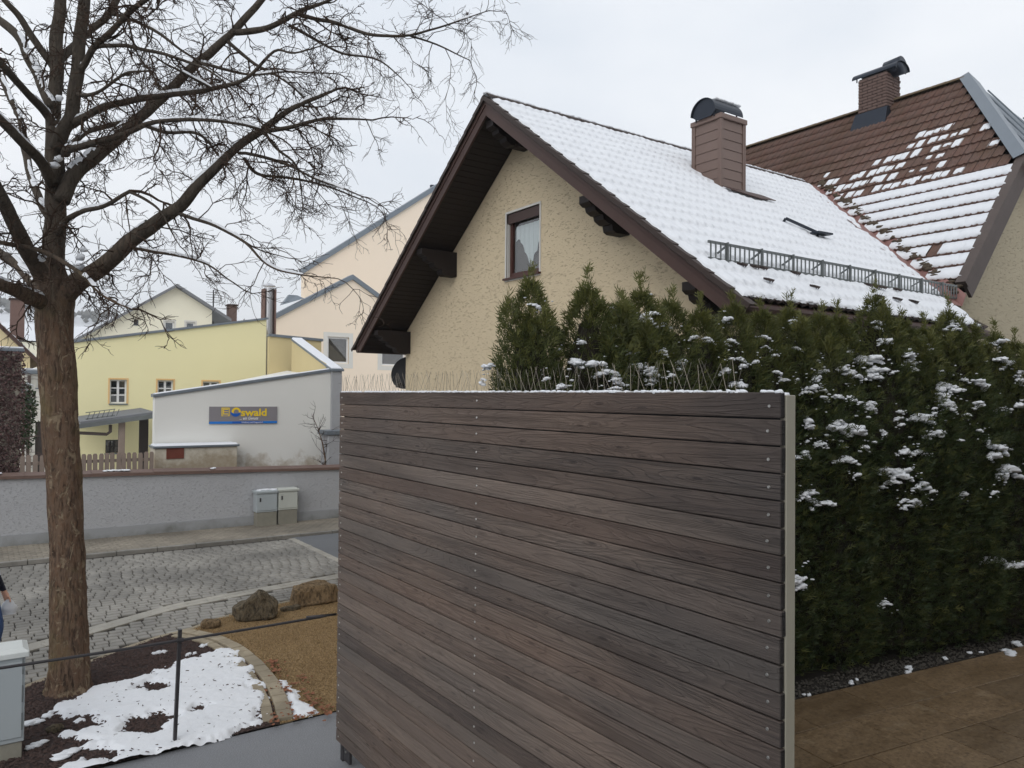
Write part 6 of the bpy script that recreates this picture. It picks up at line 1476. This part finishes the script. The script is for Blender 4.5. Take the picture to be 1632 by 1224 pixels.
# ------------------------------------------------------------------ rail with post, cabinets
RY = 8.22; rl = empty('handrail', (at(279,1188,z=0).x, RY, 0), 'thin dark steel rail on a flat post along the driveway', 'railing')
p0, p1 = at(-330, 1113, y=RY), at(536, 979, y=RY); pm = at(287, 1030, y=RY)
b = MB(); N = 24; b.tube([p0.lerp(p1, k/N)+Vector((0,0,-.02*math.sin(math.pi*k/N))) for k in range(N+1)]+[Vector((fu1*0+3.0, RY, p1.z+.02))], .014, 8); b.build('rail', M['darksteel'], rl, True)
pb_ = at(279, 1188, y=RY); pt_ = at(288, 1004, y=RY); b = MB(); b.bar((pb_.x, RY+.03, -.05), (pt_.x, RY+.03, pt_.z), .05, .03); b.build('post', M['darksteel'], rl)
b = MB(); b.tube([(pm.x-.03, RY, p0.lerp(p1, (pm.x-p0.x)/(p1.x-p0.x)).z-.018), (pm.x+.03, RY, p0.lerp(p1, (pm.x-p0.x)/(p1.x-p0.x)).z-.018)], .022, 10); b.build('collar', M['darksteel'], rl)
q_ = at(-325, 1200, y=RY); b = MB(); b.bar((p0.x+.05, RY+.03, -.05), (p0.x+.05, RY+.03, p0.z+.12), .05, .03); b.build('post', M['darksteel'], rl)
def cabinet(name, x0, x1, y0, y1, zb, zt, mat, label, lid=True, base=.2, doors=1, vents=True, lidmat='cabtop', snow=False):
    o = empty(name, ((x0+x1)/2, (y0+y1)/2, 0), label, 'cabinet')
    MB().cbox(x0+.015, x1-.015, y0+.015, y1-.015, -.05, zb, .006).build('plinth', M['concrete'], o)
    MB().cbox(x0, x1, y0, y1, zb+.002, zt-.07, .008).build('housing', M[mat], o)
    l = MB(); l.cbox(x0-.03, x1+.03, y0-.03, y1+.03, zt-.07, zt-.012, .008); l.hexa([(x0-.02,y0-.02,zt-.0125),(x1+.02,y0-.02,zt-.0125),(x1+.02,y1+.02,zt-.0125),(x0-.02,y1+.02,zt-.0125),(x0+.02,y0+.03,zt+.012),(x1-.02,y0+.03,zt+.012),(x1-.02,y1-.03,zt+.012),(x0+.02,y1-.03,zt+.012)]); l.build('lid', M[lidmat], o)
    n = doors
    for k in range(n):
        a, c = x0+(x1-x0)*k/n+.02, x0+(x1-x0)*(k+1)/n-.02
        d = MB().cbox(a, c, y0-.014, y0-.001, zb+.05, zt-.11, .004).build('door', M[mat], o)
        for j in range(3): MB().box(c-.006, c+.004, y0-.018, y0-.0145, zb+.12+j*(zt-zb)*.3, zb+.28+j*(zt-zb)*.3).build('hinge', M['galv'], d)
        MB().cbox(a+.05, a+.09, y0-.026, y0-.0145, (zb+zt)/2, (zb+zt)/2+.10, .004).build('lock', M['darksteel'], d)
        if vents:
            for j in range(6): MB().box(a+(c-a)*(.3+.08*j), a+(c-a)*(.3+.08*j)+.03, y0-.017, y0-.0145, zt-.17, zt-.155).build('vent_slot', M['dark'], d)
    if snow:
        b = MB()
        for k in range(12): b.blob((rng.uniform(x0+.05,x1-.05), rng.uniform(y0+.03,y1-.05), zt+.01), .1, .07, .02, k, .3, 8, 5)
        b.build('snow', SNOW, o, True, 'stuff')
    return o
c0 = at(41, 1038, y=8.75); zt_ = c0.z+.02
cabinet('utility_cabinet', c0.x-.95, c0.x, 8.75, 9.1, .16, zt_, 'cabinet', 'pale grey utility cabinet on concrete plinth beside the plane tree', vents=True, snow=False)
CX = [at(x, 810, y=20.25).x for x in (409, 443, 475)]; zc = at(425, 782, y=20.25).z
cabinet('street_cabinet', CX[0], CX[1]-.01, 20.25, 20.56, .42, zc, 'cabinet', 'bluish grey cabinet with snow on its lid against the grey wall', vents=False, snow=True, lidmat='cabinet')
cabinet('street_cabinet', CX[1]+.01, CX[2], 20.25, 20.56, .44, zc+.02, 'cabinet2', 'streaked pale green cabinet with black lock against the grey wall', vents=False, lidmat='cabinet2')

# ------------------------------------------------------------------ passer-by at the edge of the street
def skin_body(name, joints, edges, root, mats, facemat, parent=None, sub=2):
    me = bpy.data.meshes.new(name); me.from_pydata([tuple(Vector(j[0])) for j in joints], edges, []); o = link(bpy.data.objects.new(name, me))
    md = o.modifiers.new('skin', 'SKIN'); sv = me.skin_vertices[0].data if me.skin_vertices else None
    if sv is None:
        bpy.context.view_layer.objects.active = o; sv = me.skin_vertices[0].data
    for k, j in enumerate(joints): sv[k].radius = (j[1], j[2]); sv[k].use_root = (k == root)
    md.use_smooth_shade = True; s2 = o.modifiers.new('sub', 'SUBSURF'); s2.levels = sub; s2.render_levels = sub
    bpy.context.view_layer.update(); dg = bpy.context.evaluated_depsgraph_get(); m2 = bpy.data.meshes.new_from_object(o.evaluated_get(dg)); o.modifiers.clear(); o.data = m2
    m2.materials.clear()
    for m in mats: m2.materials.append(m)
    for p in m2.polygons: p.material_index = facemat(p.center); p.use_smooth = True
    return o
pp_ = at(-24, 1068, z=0)
M['navy'] = m_plain('navy_jacket', rgb(34, 36, 50), .8, var=.2, sc_=10, bump=.3); M['jeans'] = m_plain('blue_jeans', rgb(62, 84, 124), .85, var=.25, sc_=14, bump=.3)
M['skin'] = m_plain('skin', rgb(206, 158, 136), .55, var=.06); M['hair'] = m_plain('hair', rgb(70, 52, 40), .7, var=.2); M['shoe'] = m_plain('shoe', rgb(48, 44, 44), .6)
M['whitecloth'] = m_plain('pale_sleeve_band', rgb(196, 198, 208), .8); M['bag'] = m_plain('clear_bag', rgb(214, 216, 220), .25)
jn = [((0,0,.98),.16,.12),((0,.01,1.12),.155,.12),((0,.02,1.30),.18,.125),((0,.02,1.44),.12,.09),((0,.02,1.53),.055,.055),((0,0,1.60),.075,.085),((0,0,1.68),.08,.098),((0,.005,1.755),.05,.06),
      ((.19,.02,1.40),.065,.065),((.25,.03,1.22),.052,.052),((.28,.02,1.10),.047,.047),((.29,-.05,.94),.036,.036),((.29,-.08,.86),.03,.034),((.29,-.10,.81),.026,.036),
      ((-.19,.02,1.40),.065,.065),((-.25,.05,1.22),.052,.052),((-.27,.06,1.10),.047,.047),((-.28,.0,.94),.036,.036),((-.28,-.02,.86),.03,.034),((-.28,-.04,.81),.026,.036),
      ((.10,.0,.86),.095,.10),((.11,-.10,.50),.062,.066),((.11,-.06,.30),.052,.056),((.11,-.02,.10),.04,.044),((.11,-.10,.045),.042,.038),((.11,-.17,.04),.036,.028),
      ((-.10,.0,.86),.095,.10),((-.11,.04,.50),.062,.066),((-.11,.14,.30),.052,.056),((-.11,.22,.12),.04,.044),((-.11,.15,.045),.042,.036),((-.11,.07,.035),.036,.028)]
ed = [(0,1),(1,2),(2,3),(3,4),(4,5),(5,6),(6,7),(2,8),(8,9),(9,10),(10,11),(11,12),(12,13),(2,14),(14,15),(15,16),(16,17),(17,18),(18,19),(0,20),(20,21),(21,22),(22,23),(23,24),(24,25),(0,26),(26,27),(27,28),(28,29),(29,30),(30,31)]
# fingers: five per hand, curled
def hand(base, sgn, start):
    J = []; E = []; bx_, by_, bz_ = base
    for f, (dx, ln) in enumerate(((-.026,.075),(-.009,.085),(.009,.08),(.025,.062))):
        a = len(jn)+len(J); J += [((bx_+.008*sgn, by_+dx, bz_-.012),.0095,.0095), ((bx_+.002*sgn, by_+dx, bz_-.012-ln*.5),.0085,.0085), ((bx_-.02*sgn, by_+dx, bz_-.012-ln*.9),.0075,.0075)]; E += [(start, a), (a, a+1), (a+1, a+2)]
    a = len(jn)+len(J); J += [((bx_-.012*sgn, by_-.035, bz_+.025),.0105,.0105), ((bx_-.022*sgn, by_-.05, bz_-.01),.009,.009), ((bx_-.026*sgn, by_-.052, bz_-.035),.008,.008)]; E += [(start-1, a), (a, a+1), (a+1, a+2)]
    return J, E
for base, sg, st_ in (((.29,-.10,.81), 1, 13), ((-.28,-.04,.81), -1, 19)):
    J, E = hand(base, sg, st_); jn += J; ed += E
def fm(c):
    ax_ = abs(c.x)
    if c.z > 1.50: return 2
    if ax_ > .215 and c.z < .925: return 2
    if c.z < .09 and ax_ < .2: return 3
    if c.z < .93 and ax_ < .22: return 1
    if ax_ > .2 and 1.13 < c.z < 1.2 : return 4
    return 0
per = empty('person', (pp_.x, pp_.y, 0), 'person walking in navy jacket and blue jeans carrying a clear bag', 'person')
body = skin_body('body', jn, ed, 0, [M['navy'], M['jeans'], M['skin'], M['shoe'], M['whitecloth']], fm); body.parent = per; per.rotation_euler = (0, 0, R(62))
b = MB(); b.blob((0,.012,1.70), .088, .105, .1, 2, .06, 14, 10); hr = b.build('hair', M['hair'], None, True); hr.parent = per; hr.location = (0, .012, .02)
b = MB()
for ex in (-.03, .03): b.blob((ex,-.092,1.675), .012, .008, .008, 1, 0, 8, 6)
b2 = MB(); b2.blob((0,-.105,1.645), .014, .02, .024, 1, 0, 8, 6); b3 = MB(); b3.blob((0,-.094,1.60), .025, .008, .007, 1, 0, 8, 5); b4 = MB()
for ex in (-.083, .083): b4.blob((ex,.005,1.655), .012, .02, .032, 1, 0, 8, 6)
for bb, nm, mm in ((b,'eyes','dark'),(b2,'nose','skin'),(b3,'mouth','redbrick'),(b4,'ears','skin')):
    o = bb.build(nm, M[mm], None, True); o.parent = per
hw = Matrix.Rotation(R(62), 3, 'Z') @ Vector((.29,-.12,.77)) + Vector((pp_.x, pp_.y, 0))
bg_ = MB()
def bagf(i, j):
    a = 2*math.pi*i; r_ = (.012+.07*math.sin(min(1, j*1.1)*math.pi*.62))*(1+.15*mnoise.noise(Vector((math.cos(a)*2, math.sin(a)*2, j*4)))); return Vector((hw.x+math.cos(a)*r_*1.2, hw.y+math.sin(a)*r_*.55, hw.z+.05-.2*j))
bg_.grid(22, 14, bagf); bo_ = bg_.build('carrier_bag', M['bag'], None, True); tag(bo_, 'crumpled clear plastic bag hanging from the walking person\'s hand', 'bag')

# ------------------------------------------------------------------ snowy air
hz = MB().box(-920, 1720, -320, 2120, -2.0, 90).build('haze', None); hz.data.materials.clear()
hm = bpy.data.materials.new('snow_haze'); hm.use_nodes = True; ht = hm.node_tree; ht.nodes.clear()
ho = ht.nodes.new('ShaderNodeOutputMaterial'); hv = ht.nodes.new('ShaderNodeVolumePrincipled'); hv.inputs['Density'].default_value = .0006; hv.inputs['Color'].default_value = (.93, .95, .97, 1); hv.inputs['Anisotropy'].default_value = .2
ht.links.new(hv.outputs['Volume'], ho.inputs['Volume']); hz.data.materials.append(hm); tag(hz, 'pale snowy haze over the whole village', 'haze', None, 'stuff')
